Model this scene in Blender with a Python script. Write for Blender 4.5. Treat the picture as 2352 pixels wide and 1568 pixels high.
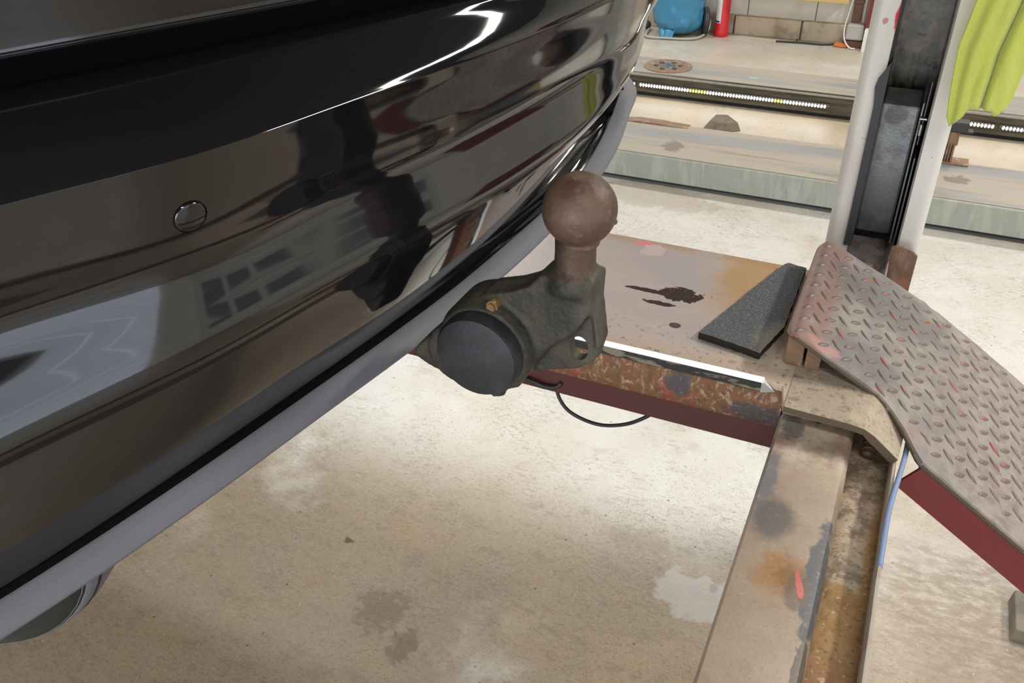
import bpy, bmesh, math, random
from mathutils import Vector, Matrix, Euler, noise
random.seed(7)
for o in list(bpy.data.objects): bpy.data.objects.remove(o)
S = bpy.context.scene
COL = S.collection

# ------------------------------------------------------------------ camera
cam = bpy.data.objects.new('camera', bpy.data.cameras.new('camera'))
COL.objects.link(cam)
pitch, roll, yaw = 0.57730, 0.01389, -0.43959
cy, sy, cp, sp = math.cos(yaw), math.sin(yaw), math.cos(pitch), math.sin(pitch)
fw = Vector((sy*cp, cy*cp, -sp)); rt = Vector((cy, -sy, 0)); dn = fw.cross(rt)
r2 = rt*math.cos(roll)+dn*math.sin(roll); d2 = -rt*math.sin(roll)+dn*math.cos(roll)
M = Matrix((r2, -d2, -fw)).transposed().to_4x4()
M.translation = Vector((0, 0, 1.7))
cam.matrix_world = M
cam.data.sensor_width = 36.0
cam.data.lens = 36.0*2002.0/2352.0
cam.data.clip_start = 0.02
S.camera = cam

# ------------------------------------------------------------------ world, exposure, lights
W = bpy.data.worlds.new('world'); S.world = W; W.use_nodes = True
W.node_tree.nodes['Background'].inputs[0].default_value = (0.8, 0.85, 0.9, 1)
W.node_tree.nodes['Background'].inputs[1].default_value = 0.15
S.view_settings.view_transform = 'Standard'; S.view_settings.look = 'None'
S.view_settings.gamma = 1; S.view_settings.exposure = 0.0
S.cycles.use_denoising = True
S.cycles.max_bounces = 8

def area(name, loc, size, power, color, rot=(0, 0, 0), spread=180):
    l = bpy.data.lights.new(name, 'AREA'); l.shape = 'RECTANGLE'
    l.size, l.size_y = size; l.energy = power; l.color = color; l.spread = math.radians(spread)
    o = bpy.data.objects.new(name, l); COL.objects.link(o); o.location = loc; o.rotation_euler = rot
    return o
WARM = (1.0, 0.955, 0.88); COOL = (0.86, 0.94, 1.0)
TUBES = [(-3.2, 2.6), (0.6, 2.6), (-3.2, 5.4), (0.6, 5.4), (-2.6, -1.4), (1.0, -1.2), (2.2, 2.4)]
for k, (x, y) in enumerate(TUBES):
    area('tube_light', (x, y, 3.42), (1.5, 0.30), (30, 24, 75, 75, 34, 40, 105)[k], WARM, (0, 0, math.pi/2 if k == 6 else 0))
area('fill_light', (-0.6, -3.85, 1.3), (4.2, 2.2), 105, (0.95, 0.98, 1.0), (math.radians(90), 0, 0))  # added fill lamp behind the camera, brightens the back wall
# LED bars under the runways of both lifts
area('runway_led_light', (-0.75, 1.30, 0.865), (2.0, 0.03), 5.0, COOL, (math.radians(44), 0, 0), 86)
area('runway_led_light', (0.30, 1.34, 0.62), (0.4, 0.03), 1.2, COOL, (math.radians(40), 0, 0), 100)

# ------------------------------------------------------------------ helpers
BASE = {}
def tag(o, label=None, cat=None, group=None, kind=None):
    if label: o['label'] = label
    if cat: o['category'] = cat
    if group: o['group'] = group
    if kind: o['kind'] = kind
    return o
def thing(name, label, cat, loc=(0, 0, 0), group=None):
    o = bpy.data.objects.new(name, None); COL.objects.link(o); o.location = loc
    o.empty_display_size = 0.05
    BASE[o.name] = Vector(loc)
    return tag(o, label, cat, group)
def obj(name, bm, mat, parent=None, smooth=False, label=None, base=None, bevel=0, sharp=None):
    """links bm (world coordinates) as one mesh object; parented meshes are shifted to the thing's base"""
    me = bpy.data.meshes.new(name)
    b = Vector((0, 0, 0))
    if parent is not None: b = BASE[parent.name]
    elif base is not None: b = Vector(base)
    bmesh.ops.recalc_face_normals(bm, faces=bm.faces)
    bmesh.ops.translate(bm, vec=-b, verts=bm.verts)
    bm.to_mesh(me); bm.free()
    if smooth:
        for p in me.polygons: p.use_smooth = True
        if sharp is not None:
            me.set_sharp_from_angle(angle=math.radians(sharp))
    o = bpy.data.objects.new(name, me); COL.objects.link(o)
    if mat: me.materials.append(mat)
    if parent is not None:
        o.parent = parent
        BASE[o.name] = b
    else:
        o.location = b; BASE[o.name] = b
    if parent is not None and parent.type == 'MESH':
        BASE[o.name] = b
    if bevel:
        m = o.modifiers.new('bevel', 'BEVEL'); m.width = bevel; m.segments = 2; m.limit_method = 'ANGLE'
        m.angle_limit = math.radians(40)
    if label: o['label'] = label
    return o
def struct(name, bm, mat, **k):
    return tag(obj(name, bm, mat, **k), kind='structure')
def box(bm, x0, x1, y0, y1, z0, z1, m=None):
    vs = [bm.verts.new(Vector((x, y, z))) for x in (x0, x1) for y in (y0, y1) for z in (z0, z1)]
    if m is not None:
        for v in vs: v.co = m @ v.co
    for f in ((0, 1, 3, 2), (4, 6, 7, 5), (0, 4, 5, 1), (2, 3, 7, 6), (0, 2, 6, 4), (1, 5, 7, 3)):
        bm.faces.new([vs[i] for i in f])
    return vs
def NB(): return bmesh.new()
def bx(*a, m=None):
    bm = NB(); box(bm, *a, m=m); return bm
def prism(bm, pts, d0, d1, axis):
    """polygon pts (2D) extruded along axis from d0 to d1. axis 'x': pts=(y,z); 'y': pts=(x,z); 'z': pts=(x,y)"""
    def mk(p, d):
        if axis == 'x': return Vector((d, p[0], p[1]))
        if axis == 'y': return Vector((p[0], d, p[1]))
        return Vector((p[0], p[1], d))
    a = [bm.verts.new(mk(p, d0)) for p in pts]; b = [bm.verts.new(mk(p, d1)) for p in pts]
    n = len(pts)
    bm.faces.new(a); bm.faces.new(b[::-1])
    for i in range(n): bm.faces.new((a[i], a[(i+1) % n], b[(i+1) % n], b[i]))
def frame(d):
    d = d.normalized(); u = d.orthogonal().normalized(); return u, d.cross(u)
def cyl(bm, p0, p1, r0, r1=None, n=24, caps=True):
    p0, p1 = Vector(p0), Vector(p1); r1 = r0 if r1 is None else r1
    u, v = frame(p1-p0)
    A = [bm.verts.new(p0+(u*math.cos(2*math.pi*i/n)+v*math.sin(2*math.pi*i/n))*r0) for i in range(n)]
    B = [bm.verts.new(p1+(u*math.cos(2*math.pi*i/n)+v*math.sin(2*math.pi*i/n))*r1) for i in range(n)]
    for i in range(n): bm.faces.new((A[i], A[(i+1) % n], B[(i+1) % n], B[i]))
    if caps: bm.faces.new(A[::-1]); bm.faces.new(B)
def lathe(bm, c, prof, axis=(0, 0, 1), n=32):
    """prof = [(radius, height)] along axis from c"""
    c = Vector(c); a = Vector(axis).normalized(); u, v = frame(a)
    rings = []
    for r, h in prof:
        if r < 1e-6: rings.append([bm.verts.new(c+a*h)])
        else: rings.append([bm.verts.new(c+a*h+(u*math.cos(2*math.pi*i/n)+v*math.sin(2*math.pi*i/n))*r) for i in range(n)])
    for p, q in zip(rings, rings[1:]):
        for i in range(n):
            j = (i+1) % n
            if len(p) == 1 and len(q) == 1: continue
            if len(p) == 1: bm.faces.new((p[0], q[j], q[i]))
            elif len(q) == 1: bm.faces.new((p[i], p[j], q[0]))
            else: bm.faces.new((p[i], p[j], q[j], q[i]))
def cr(p, t):
    """Catmull-Rom through list p at parameter t in [0, len-1]"""
    n = len(p); i = min(int(t), n-2); f = t-i
    a = p[max(i-1, 0)]; b = p[i]; c = p[i+1]; d = p[min(i+2, n-1)]
    return 0.5*((2*b)+(c-a)*f+(2*a-5*b+4*c-d)*f*f+(3*b-a-3*c+d)*f*f*f)
def tube(bm, pts, r, n=10, sub=6):
    P = [Vector(p) for p in pts]; Q = []
    for k in range((len(P)-1)*sub+1): Q.append(cr(P, k/sub))
    up = None; prev = None
    for i, q in enumerate(Q):
        d = (Q[min(i+1, len(Q)-1)]-Q[max(i-1, 0)]).normalized()
        if up is None: up = d.orthogonal().normalized()
        up = (up-d*up.dot(d)).normalized(); v = d.cross(up)
        ring = [bm.verts.new(q+(up*math.cos(2*math.pi*j/n)+v*math.sin(2*math.pi*j/n))*r) for j in range(n)]
        if prev:
            for j in range(n): bm.faces.new((prev[j], prev[(j+1) % n], ring[(j+1) % n], ring[j]))
        else: bm.faces.new(ring[::-1])
        prev = ring
    bm.faces.new(prev)
def loft(bm, rows, close=False):
    V = [[bm.verts.new(p) for p in r] for r in rows]
    for a, b in zip(V, V[1:]):
        for i in range(len(a)-1): bm.faces.new((a[i], a[i+1], b[i+1], b[i]))
    return V
def interp(x, P):
    if x <= P[0][0]: return P[0][1]
    for (a, b), (c, d) in zip(P, P[1:]):
        if x <= c: return b+(d-b)*(x-a)/(c-a)
    return P[-1][1]

# ------------------------------------------------------------------ materials
class MT:
    """procedural material: a base colour with noise layers and local stains, all in world position"""
    def __init__(s, name, color, rough=0.6, metal=0.0, spec=0.5, gain=1.0):
        s.g = gain
        s.m = bpy.data.materials.new(name); s.m.use_nodes = True; s.nt = s.m.node_tree
        s.b = s.nt.nodes['Principled BSDF']
        s.b.inputs['Roughness'].default_value = rough; s.b.inputs['Metallic'].default_value = metal
        s.b.inputs['Specular IOR Level'].default_value = spec
        s.pos = s.nt.nodes.new('ShaderNodeNewGeometry').outputs['Position']
        s.col = s.rgb(color); s.rough = None; s.r0 = rough
    def N(s, t): return s.nt.nodes.new(t)
    def L(s, a, b): s.nt.links.new(a, b)
    def rgb(s, c):
        n = s.N('ShaderNodeRGB'); n.outputs[0].default_value = (*[min(.9, k*s.g) for k in c], 1); return n.outputs[0]
    def scaled(s, sc, rot=(0, 0, 0), loc=(0, 0, 0)):
        n = s.N('ShaderNodeMapping'); s.L(s.pos, n.inputs[0])
        n.inputs['Scale'].default_value = sc if hasattr(sc, '__len__') else (sc,)*3
        n.inputs['Rotation'].default_value = rot; n.inputs['Location'].default_value = loc
        return n.outputs[0]
    def ramp(s, fac, lo, hi):
        n = s.N('ShaderNodeMapRange'); s.L(fac, n.inputs[0]); n.interpolation_type = 'SMOOTHSTEP'
        n.inputs[1].default_value = lo; n.inputs[2].default_value = hi
        return n.outputs[0]
    def noise(s, sc, lo, hi, detail=4, rough=0.6, rot=(0, 0, 0), dist=0.0, seed=0):
        n = s.N('ShaderNodeTexNoise'); s.L(s.scaled(sc, rot, (seed, seed*1.7, 0)), n.inputs['Vector'])
        n.inputs['Scale'].default_value = 1; n.inputs['Detail'].default_value = detail
        n.inputs['Roughness'].default_value = rough; n.inputs['Distortion'].default_value = dist
        return s.ramp(n.outputs[0], lo, hi)
    def spot(s, c, r, edge=0.25, wob=0.5, nsc=60, detail=4, rot=0.0):
        """soft-edged stain: ellipsoid at c with radii r, its edge broken by noise"""
        sub = s.N('ShaderNodeVectorMath'); sub.operation = 'SUBTRACT'; s.L(s.pos, sub.inputs[0]); sub.inputs[1].default_value = c
        mp = s.N('ShaderNodeMapping'); s.L(sub.outputs[0], mp.inputs[0]); mp.vector_type = 'TEXTURE'
        mp.inputs['Scale'].default_value = r; mp.inputs['Rotation'].default_value = (0, 0, rot)
        ln = s.N('ShaderNodeVectorMath'); ln.operation = 'LENGTH'; s.L(mp.outputs[0], ln.inputs[0])
        nz = s.N('ShaderNodeTexNoise'); s.L(s.scaled(nsc, (0, 0, 0), c), nz.inputs['Vector']); nz.inputs['Scale'].default_value = 1
        nz.inputs['Detail'].default_value = detail
        ma = s.N('ShaderNodeMath'); ma.operation = 'MULTIPLY_ADD'; s.L(nz.outputs[0], ma.inputs[0]); ma.inputs[1].default_value = wob*2
        s.L(ln.outputs['Value'], ma.inputs[2])
        return s.ramp(ma.outputs[0], 1+wob+edge, 1+wob-edge)
    def mul(s, a, b):
        n = s.N('ShaderNodeMath'); n.operation = 'MULTIPLY'; n.use_clamp = True
        s.L(a, n.inputs[0])
        if isinstance(b, (int, float)): n.inputs[1].default_value = b
        else: s.L(b, n.inputs[1])
        return n.outputs[0]
    def mix(s, color, fac, amt=1.0, rough=None):
        n = s.N('ShaderNodeMix'); n.data_type = 'RGBA'
        f = s.mul(fac, amt) if amt != 1.0 else fac
        s.L(f, n.inputs[0]); s.L(s.col, n.inputs[6]); n.inputs[7].default_value = (*[min(.9, k*s.g) for k in color], 1)
        s.col = n.outputs[2]
        if rough is not None:
            r = s.N('ShaderNodeMix'); r.data_type = 'FLOAT'; s.L(f, r.inputs[0])
            if s.rough is None: r.inputs[2].default_value = s.r0
            else: s.L(s.rough, r.inputs[2])
            r.inputs[3].default_value = rough; s.rough = r.outputs[0]
        return s
    def fleck(s, color, sc, r, prob, amt, rot=0.0, mask=None, seed=0.0):
        v = s.N('ShaderNodeTexVoronoi'); s.L(s.scaled(sc, (0, 0, rot), (seed, seed*.7, 0)), v.inputs['Vector']); v.inputs['Scale'].default_value = 1
        sp_ = s.N('ShaderNodeSeparateColor'); s.L(v.outputs['Color'], sp_.inputs[0])
        f = s.mul(s.ramp(v.outputs['Distance'], r*1.25, r*.7), s.ramp(sp_.outputs[0], prob, prob+.02))
        if mask is not None: f = s.mul(f, mask)
        return s.mix(color, f, amt)
    def grit(s, dark, light, sc=260, a=.5, seed=0):
        s.mix(dark, s.noise(sc, .55, .68, 4, .65, seed=seed+1), a); s.mix(light, s.noise(sc*.7, .57, .70, 4, .65, seed=seed+2), a*.8)
        s.mix(dark, s.noise(sc*.3, .60, .70, 5, .7, seed=seed+3), a*.8); return s
    def axis(s, ax, lo, hi):
        n = s.N('ShaderNodeSeparateXYZ'); s.L(s.pos, n.inputs[0])
        return s.ramp(n.outputs['XYZ'.index(ax)], lo, hi)
    def done(s, bump=0, bsc=200, bdet=4, coat=0):
        s.L(s.col, s.b.inputs['Base Color'])
        if s.rough is not None: s.L(s.rough, s.b.inputs['Roughness'])
        if coat: s.b.inputs['Coat Weight'].default_value = coat; s.b.inputs['Coat Roughness'].default_value = 0.03
        if bump:
            nz = s.N('ShaderNodeTexNoise'); s.L(s.scaled(bsc), nz.inputs['Vector']); nz.inputs['Scale'].default_value = 1
            nz.inputs['Detail'].default_value = bdet
            bp = s.N('ShaderNodeBump'); bp.inputs['Strength'].default_value = bump; bp.inputs['Distance'].default_value = 0.002
            s.L(nz.outputs[0], bp.inputs['Height']); s.L(bp.outputs[0], s.b.inputs['Normal'])
        return s.m
def emis(name, color, strength):
    m = bpy.data.materials.new(name); m.use_nodes = True; b = m.node_tree.nodes['Principled BSDF']
    b.inputs['Base Color'].default_value = (*color, 1); b.inputs['Emission Color'].default_value = (*color, 1)
    b.inputs['Emission Strength'].default_value = strength
    return m
def flat(name, c, rough=0.5, metal=0.0, spec=0.5, bump=0, bsc=200, **k):
    return MT(name, c, rough, metal, spec).done(bump=bump, bsc=bsc, **k)

# floor: pale painted concrete, brown dirt with painted foreground shade, dark flecks and scratches
t = MT('painted_concrete', (0.68, 0.67, 0.635), 0.42, gain=0.82)
t.mix((0.56, 0.50, 0.41), t.noise(1.3, 0.40, 0.66, 6), 0.8)
grime_shade = t.mul(t.mul(t.axis('Y', 1.95, 1.45), t.axis('Y', 0.0, 0.5)), t.noise(2.3, 0.20, 0.44, 6, seed=3))  # real dirt, also deepened to stand in for the foreground shade
t.mix((0.335, 0.255, 0.17), grime_shade, 0.9, rough=0.5)
t.mix((0.40, 0.31, 0.17), t.mul(t.axis('Y', 1.9, 1.4), t.noise(5, 0.52, 0.68, 5, seed=9)), 0.6)
t.mix((0.30, 0.22, 0.14), t.spot((0.45, 1.95, 0), (0.40, 0.45, 1), 0.4, 0.8, 9, 6), 0.6)
t.mix((0.55, 0.44, 0.30), t.spot((-0.3, 4.83, 0), (3.5, 0.48, 1), 0.15, 0.2, 3, 4), 0.75)
t.mix((0.55, 0.45, 0.32), t.mul(t.axis('Y', 5.3, 5.9), t.noise(2.1, 0.35, 0.6, 4, seed=5)), 0.5)
# short directional scratches and flecks
near = t.axis('Y', 3.4, 1.6)
patchy = t.noise(1.9, .35, .6, 4, seed=21)
t.mix((0.42, 0.36, 0.28), t.noise((9, 14, 9), 0.50, 0.72, 8, 0.75, seed=1), 0.55)
t.mix((0.24, 0.18, 0.12), t.mul(t.axis('Y', 2.0, 1.5), t.noise((16, 22, 9), 0.52, 0.74, 8, 0.8, seed=11)), 0.65)
t.mix((0.17, 0.13, 0.10), t.noise((190, 70, 40), 0.63, 0.70, 4, 0.7, (0, 0, 0.5)), 0.55)
t.mix((0.15, 0.11, 0.075), t.noise((60, 170, 40), 0.62, 0.69, 4, 0.75, (0, 0, -0.25), seed=2), 0.60)
t.mix((0.14, 0.10, 0.07), t.mul(t.axis('Y', 2.2, 1.5), t.noise((90, 130, 60), 0.59, 0.68, 5, 0.8, seed=6)), 0.60)
t.mix((0.13, 0.10, 0.07), t.noise((20, 90, 60), 0.71, 0.745, 5, 0.7, (0, 0, 0.2), 1.5, seed=16), 0.7)
t.mix((0.19, 0.145, 0.10), t.mul(grime_shade, t.noise((70, 150, 60), .51, .64, 6, .75, (0, 0, .35), seed=61)), .55)
t.mix((0.47, 0.40, 0.31), t.mul(grime_shade, t.noise((120, 60, 60), .53, .66, 6, .75, (0, 0, .8), seed=63)), .55)
t.mix((0.21, 0.16, 0.11), t.mul(grime_shade, t.noise((12, 20, 12), .50, .66, 7, .8, (0, 0, .4), seed=65)), .5)
clump = t.noise(4.2, .42, .62, 5, seed=33)
for k, (c, sc, r, p, a, ro) in enumerate((((.17, .13, .09), (55, 150, 10), .20, .60, .60, .35), ((.22, .17, .12), (100, 42, 10), .17, .68, .5, .9), ((.14, .11, .075), (140, 230, 10), .24, .58, .65, -.2),
                                  ((.10, .07, .05), (28, 34, 10), .10, .84, .8, .2), ((.24, .18, .12), (190, 85, 10), .25, .52, .55, .6), ((.12, .09, .07), (9, 85, 10), .09, .72, .5, .8))):
    t.fleck(c, sc, r, p, a, ro, (patchy, clump, clump, None, patchy, clump)[k], seed=k*3.1)
t.mix((0.23, 0.175, 0.12), t.mul(clump, t.noise((40, 95, 40), .50, .62, 6, .75, (0, 0, .3), seed=41)), .5)
t.mix((0.20, 0.15, 0.105), t.mul(t.spot((0.48, 1.72, 0), (0.34, 0.22, 1), 0.5, 0.9, 9, 6), t.noise((22, 48, 22), .36, .58, 7, .75, (0, 0, -.5), seed=51)), .75)
t.mix((0.80, 0.79, 0.76), t.noise((90, 50, 60), 0.66, 0.74, 4, 0.7, (0, 0, 0.9), seed=4), 0.55)
for c, r, col, am in (((-0.90, 1.15, 0), (0.065, 0.06, 1), (0.12, 0.10, 0.07), 0.5), ((-0.80, 1.08, 0), (0.03, 0.05, 1), (0.13, 0.10, 0.06), 0.6),
                      ((-0.40, 1.62, 0), (0.10, 0.04, 1), (0.25, 0.20, 0.14), 0.35), ((-1.104, 1.31, 0), (0.016, 0.010, 1), (0.12, 0.07, 0.02), 1),
                      ((-0.182, 1.546, 0), (0.010, 0.014, 1), (0.12, 0.06, 0.03), 1)):
    t.mix(col, t.spot(c, r, 0.35, 1.3, 45, 7), am)
t.mix((0.60, 0.58, 0.56), t.spot((-0.22, 1.50, 0), (0.10, 0.07, 1), 0.12, 0.8, 22, 5), 0.5)
t.mix((0.42, 0.34, 0.26), t.spot((-1.03, 3.79, 0), (0.34, 0.13, 1), 0.2, 0.9, 14, 6), 0.5)
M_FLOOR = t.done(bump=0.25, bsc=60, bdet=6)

M_WALL = MT('painted_wall', (0.74, 0.735, 0.69), 0.7, gain=1.2); M_WALL.mix((0.5, 0.47, 0.41), M_WALL.noise(3.5, 0.5, 0.75, 6), 0.4); M_WALL = M_WALL.done(bump=0.2, bsc=40)
M_CEIL = flat('ceiling_panel', (0.08, 0.078, 0.075), 0.9)
t = MT('grey_block', (0.36, 0.31, 0.24), 0.9, gain=1.5); t.mix((0.20, 0.16, 0.12), t.noise(9, 0.45, 0.7, 6), 0.8); M_BLOCK = t.done(bump=0.4, bsc=60)
M_JOINT = flat('dark_joint', (0.10, 0.085, 0.07), 0.95)

# black car paint
t = MT('black_car_paint', (0.0055, 0.0055, 0.007), 0.06, 0, 0.5); t.b.inputs['IOR'].default_value = 1.72
M_PAINT = t.done()
M_GAP = flat('shut_line_black', (0.002, 0.002, 0.002), 0.9, 0, 0.1)
t = MT('grey_textured_plastic', (0.085, 0.085, 0.10), 0.52, 0, 0.5, gain=1.35); t.mix((0.12, 0.12, 0.14), t.noise((6, 3, 6), 0.4, 0.7, 5), 0.5)
M_LIP = t.done(bump=0.25, bsc=900)
M_MUFF = MT('dark_muffler_steel', (0.009, 0.011, 0.010), 0.55, 0.3, gain=1); M_MUFF.mix((0.018, 0.021, 0.019), M_MUFF.noise(20, 0.5, 0.8), 0.5); M_MUFF = M_MUFF.done(bump=0.3, bsc=80)
M_LABEL = flat('pale_sticker', (0.65, 0.63, 0.66), 0.5)

# tow bar metals
t = MT('rusty_ball_steel', (0.10, 0.055, 0.036), 0.50, 0.12, gain=0.85)
t.mix((0.17, 0.10, 0.07), t.noise(45, 0.42, 0.62, 6), 0.7, 0.5)
t.mix((0.22, 0.17, 0.15), t.noise(110, 0.56, 0.72, 6, seed=3), 0.5, 0.35)
t.mix((0.22, 0.14, 0.07), t.spot((-0.19, 0.506, 1.482), (0.014, 0.012, 0.008), 0.4, 0.5, 150), 0.6)
t.grit((0.07,0.04,0.03),(0.22,0.15,0.12),420,.35)
M_BALL = t.done(bump=0.22, bsc=300)
t = MT('blackened_cast_steel', (0.035, 0.033, 0.028), 0.52, 0.2, gain=0.7)
t.mix((0.085, 0.075, 0.052), t.noise(28, 0.42, 0.62, 6), 0.8, 0.55)
t.mix((0.14, 0.085, 0.045), t.noise(55, 0.56, 0.70, 6, seed=5), 0.6, 0.7)
t.mix((0.14, 0.13, 0.10), t.spot((-0.17, 0.48, 1.36), (0.012, 0.03, 0.05), 0.5, 0.7, 70), 0.6)
t.mix((0.15, 0.08, 0.05), t.spot((-0.182, 0.49, 1.425), (0.013, 0.02, 0.015), 0.4, 0.7, 90), 0.75)
t.grit((0.02,0.018,0.015),(0.11,0.10,0.075),380,.45)
M_CAST = t.done(bump=0.35, bsc=250)
M_CAP = MT('dull_black_plastic', (0.011, 0.0125, 0.016), 0.5); M_CAP.mix((0.028, 0.031, 0.038), M_CAP.noise(40, 0.45, 0.7), 0.6); M_CAP = M_CAP.done(bump=0.15, bsc=300)
M_BRASS = flat('rusty_brass', (0.28, 0.17, 0.07), 0.45, 0.5, bump=0.2)

# runway deck: worn grey paint, rust band along the outer edge and by the end
t = MT('worn_runway_deck', (0.29, 0.255, 0.25), 0.36, 0.15, gain=1.55)
t.mix((0.36, 0.31, 0.28), t.noise((4, 9, 4), 0.40, 0.65, 6), 0.6)
t.mix((0.30, 0.17, 0.06), t.mul(t.spot((-0.13, 1.30, 1), (0.10, 0.16, 1), 0.35, 0.45, 14, 6), 1.0), 0.85, 0.55)
t.mix((0.27, 0.15, 0.07), t.mul(t.axis('Y', 1.335, 1.372), t.noise((14, 30, 4), 0.30, 0.6, 6)), 0.8, 0.6)
dirt = t.mul(t.axis('Y', 1.085, 1.03), t.noise(22, 0.28, 0.5, 6))
t.mix((0.33, 0.285, 0.235), dirt, 0.9, 0.9)
t.mix((0.40, 0.33, 0.25), t.mul(t.axis('X', -0.22, -0.08), t.axis('Y', 1.20, 1.06)), 0.85, 0.95)
t.mix((0.33, 0.18, 0.14), t.spot((-0.30, 1.045, 1), (0.22, 0.02, 1), 0.5, 0.7, 30), 0.2)
t.mix((0.08, 0.06, 0.05), t.mul(t.axis('Y', 1.16, 1.05), t.noise(95, 0.58, 0.68, 4, seed=3)), 0.75)
t.mix((0.16, 0.10, 0.07), t.mul(t.axis('X', -0.2, -0.06), t.noise(60, 0.55, 0.68, 5, seed=8)), 0.7)
# oil spill with two drops, red paint scrape
t.mix((0.045, 0.03, 0.03), t.spot((-0.268, 1.205, 1), (0.036, 0.022, 1), 0.04, 0.75, 70, 3), 1, 0.10)
t.mix((0.045, 0.03, 0.03), t.spot((-0.318, 1.198, 1), (0.040, 0.0065, 1), 0.05, 0.5, 90, 3), 1, 0.10)
t.mix((0.045, 0.03, 0.03), t.spot((-0.292, 1.166, 1), (0.026, 0.006, 1), 0.05, 0.6, 90, 3), 1, 0.10)
t.mix((0.06, 0.045, 0.04), t.spot((-0.251, 1.112, 1), (0.0088, 0.0078, 1), 0.10, 0.12, 60, 2), 1, 0.25)
t.mix((0.55, 0.12, 0.11), t.spot((-0.372, 1.355, 1), (0.022, 0.010, 1), 0.06, 0.7, 60, 3), 0.7)
t.mix((0.40, 0.32, 0.31), t.spot((-0.352, 1.335, 1), (0.020, 0.022, 1), 0.05, 0.6, 60, 2), 0.9)
t.mix((0.30, 0.13, 0.10), t.spot((-0.150, 1.050, 1), (0.006, 0.004, 1), 0.3, 0.5, 90, 3), 0.6)
t.grit((0.17,0.13,0.11),(0.40,0.36,0.33),240,.28)
M_DECK = t.done(bump=0.12, bsc=300)
t = MT('rusty_runway_side', (0.16, 0.075, 0.035), 0.75, 0.1, gain=1.3)
t.mix((0.36, 0.30, 0.22), t.noise((110, 110, 55), 0.52, 0.64, 6, .7, dist=.6), 0.75)
t.mix((0.09, 0.045, 0.025), t.noise((50, 50, 30), 0.50, 0.66, 6, seed=23), 0.7)
t.mix((0.24, 0.045, 0.035), t.noise((24, 24, 14), 0.56, 0.66, 5, seed=3), 0.8)
t.mix((0.05, 0.055, 0.07), t.spot((-0.215, 1.02, 0.965), (0.018, 0.03, 0.02), 0.3, 0.5, 60), 0.85)
t.mix((0.05, 0.05, 0.06), t.spot((-0.095, 1.02, 0.945), (0.05, 0.03, 0.018), 0.3, 0.6, 60), 0.85)
t.grit((0.05,0.03,0.02),(0.34,0.28,0.22),140,.6)
M_SIDE = t.done(bump=0.5, bsc=150)
M_MAROON = MT('dark_red_paint', (0.075, 0.016, 0.015), 0.5); M_MAROON.mix((0.055, 0.018, 0.015), M_MAROON.noise(12, 0.45, 0.7, 5), 0.6); M_MAROON = M_MAROON.done(bump=0.08)
M_RED = MT('lift_red_paint', (0.135, 0.017, 0.018), 0.45, gain=1.2); M_RED.mix((0.085, 0.016, 0.016), M_RED.noise(14, 0.45, 0.75, 5), 0.6); M_RED = M_RED.done()
M_WHITEBAR = emis('lit_light_bar', (0.95, 0.97, 1.0), 0.25)
M_BARFRONT = MT('grimy_bar_front', (0.02, 0.02, 0.02), 0.5); M_BARFRONT.mix((0.22, 0.20, 0.15), M_BARFRONT.noise((14, 60, 60), 0.50, 0.56, 4), 0.9); M_BARFRONT = M_BARFRONT.done(bump=0.3)
M_ALU = flat('aluminium', (0.55, 0.56, 0.55), 0.35, 0.8)
t = MT('gritty_rubber', (0.040, 0.043, 0.048), 0.95, 0, 0.3, gain=2.3); t.mix((0.105, 0.105, 0.105), t.noise(420, 0.48, 0.62, 3), 0.65)
t.mix((0.15, 0.13, 0.10), t.spot((-0.10, 1.10, 1.01), (0.03, 0.06, 0.1), 0.4, 0.5, 30), 0.6)
t.grit((.02,.02,.022),(.14,.14,.14),420,.6)
M_RUBBER = t.done(bump=0.9, bsc=350, bdet=3)
M_RUBBERSIDE = MT('worn_rubber_edge', (0.03, 0.024, 0.018), 0.95, 0, 0.2); M_RUBBERSIDE = M_RUBBERSIDE.done(bump=0.6, bsc=150)

# crossbeam
t = MT('worn_beam_steel', (0.235, 0.18, 0.135), 0.48, 0.1, gain=1.5)
t.mix((0.28, 0.22, 0.17), t.noise(13, 0.42, 0.65, 6), 0.7)
t.mix((0.50, 0.43, 0.34), t.mul(t.axis('Y', 0.86, 0.97), t.noise(20, 0.30, 0.6, 6, seed=2)), 0.9, 0.9)
t.mix((0.36, 0.19, 0.15), t.mul(t.axis('Y', 0.86, 0.95), t.noise(33, 0.54, 0.68, 5, seed=12)), 0.5)
t.mix((0.07, 0.065, 0.065), t.spot((-0.042, 0.805, 0.96), (0.024, 0.036, 1), 0.35, 0.25, 25), 0.8)
t.mix((0.25, 0.125, 0.04), t.spot((-0.022, 0.722, 0.96), (0.026, 0.034, 1), 0.55, 0.8, 60, 6), 0.8, 0.75)
t.mix((0.15, 0.075, 0.03), t.spot((-0.010, 0.722, 0.96), (0.014, 0.022, 1), 0.4, 1.0, 90, 6), 0.6, 0.75)
t.mix((0.07, 0.075, 0.085), t.spot((0.019, 0.725, 0.96), (0.012, 0.085, 1), 0.15, 0.8, 55, 5), 0.95)
t.mix((0.12, 0.085, 0.07), t.spot((0.003, 0.705, 0.96), (0.012, 0.03, 1), 0.2, 0.5, 70, 4), 0.8)
t.mix((0.42, 0.10, 0.085), t.spot((0.0035, 0.715, 0.96), (0.0040, 0.019, 1), 0.08, 0.7, 110, 4, rot=0.25), 0.9)
t.mix((0.06, 0.055, 0.05), t.spot((0.021, 0.60, 0.96), (0.006, 0.06, 1), 0.08, 0.6, 60), 0.8)
t.mix((0.10, 0.11, 0.13), t.spot((-0.060, 0.875, 0.96), (0.010, 0.055, 1), 0.3, 0.9, 70, 5), 0.75)
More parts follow.
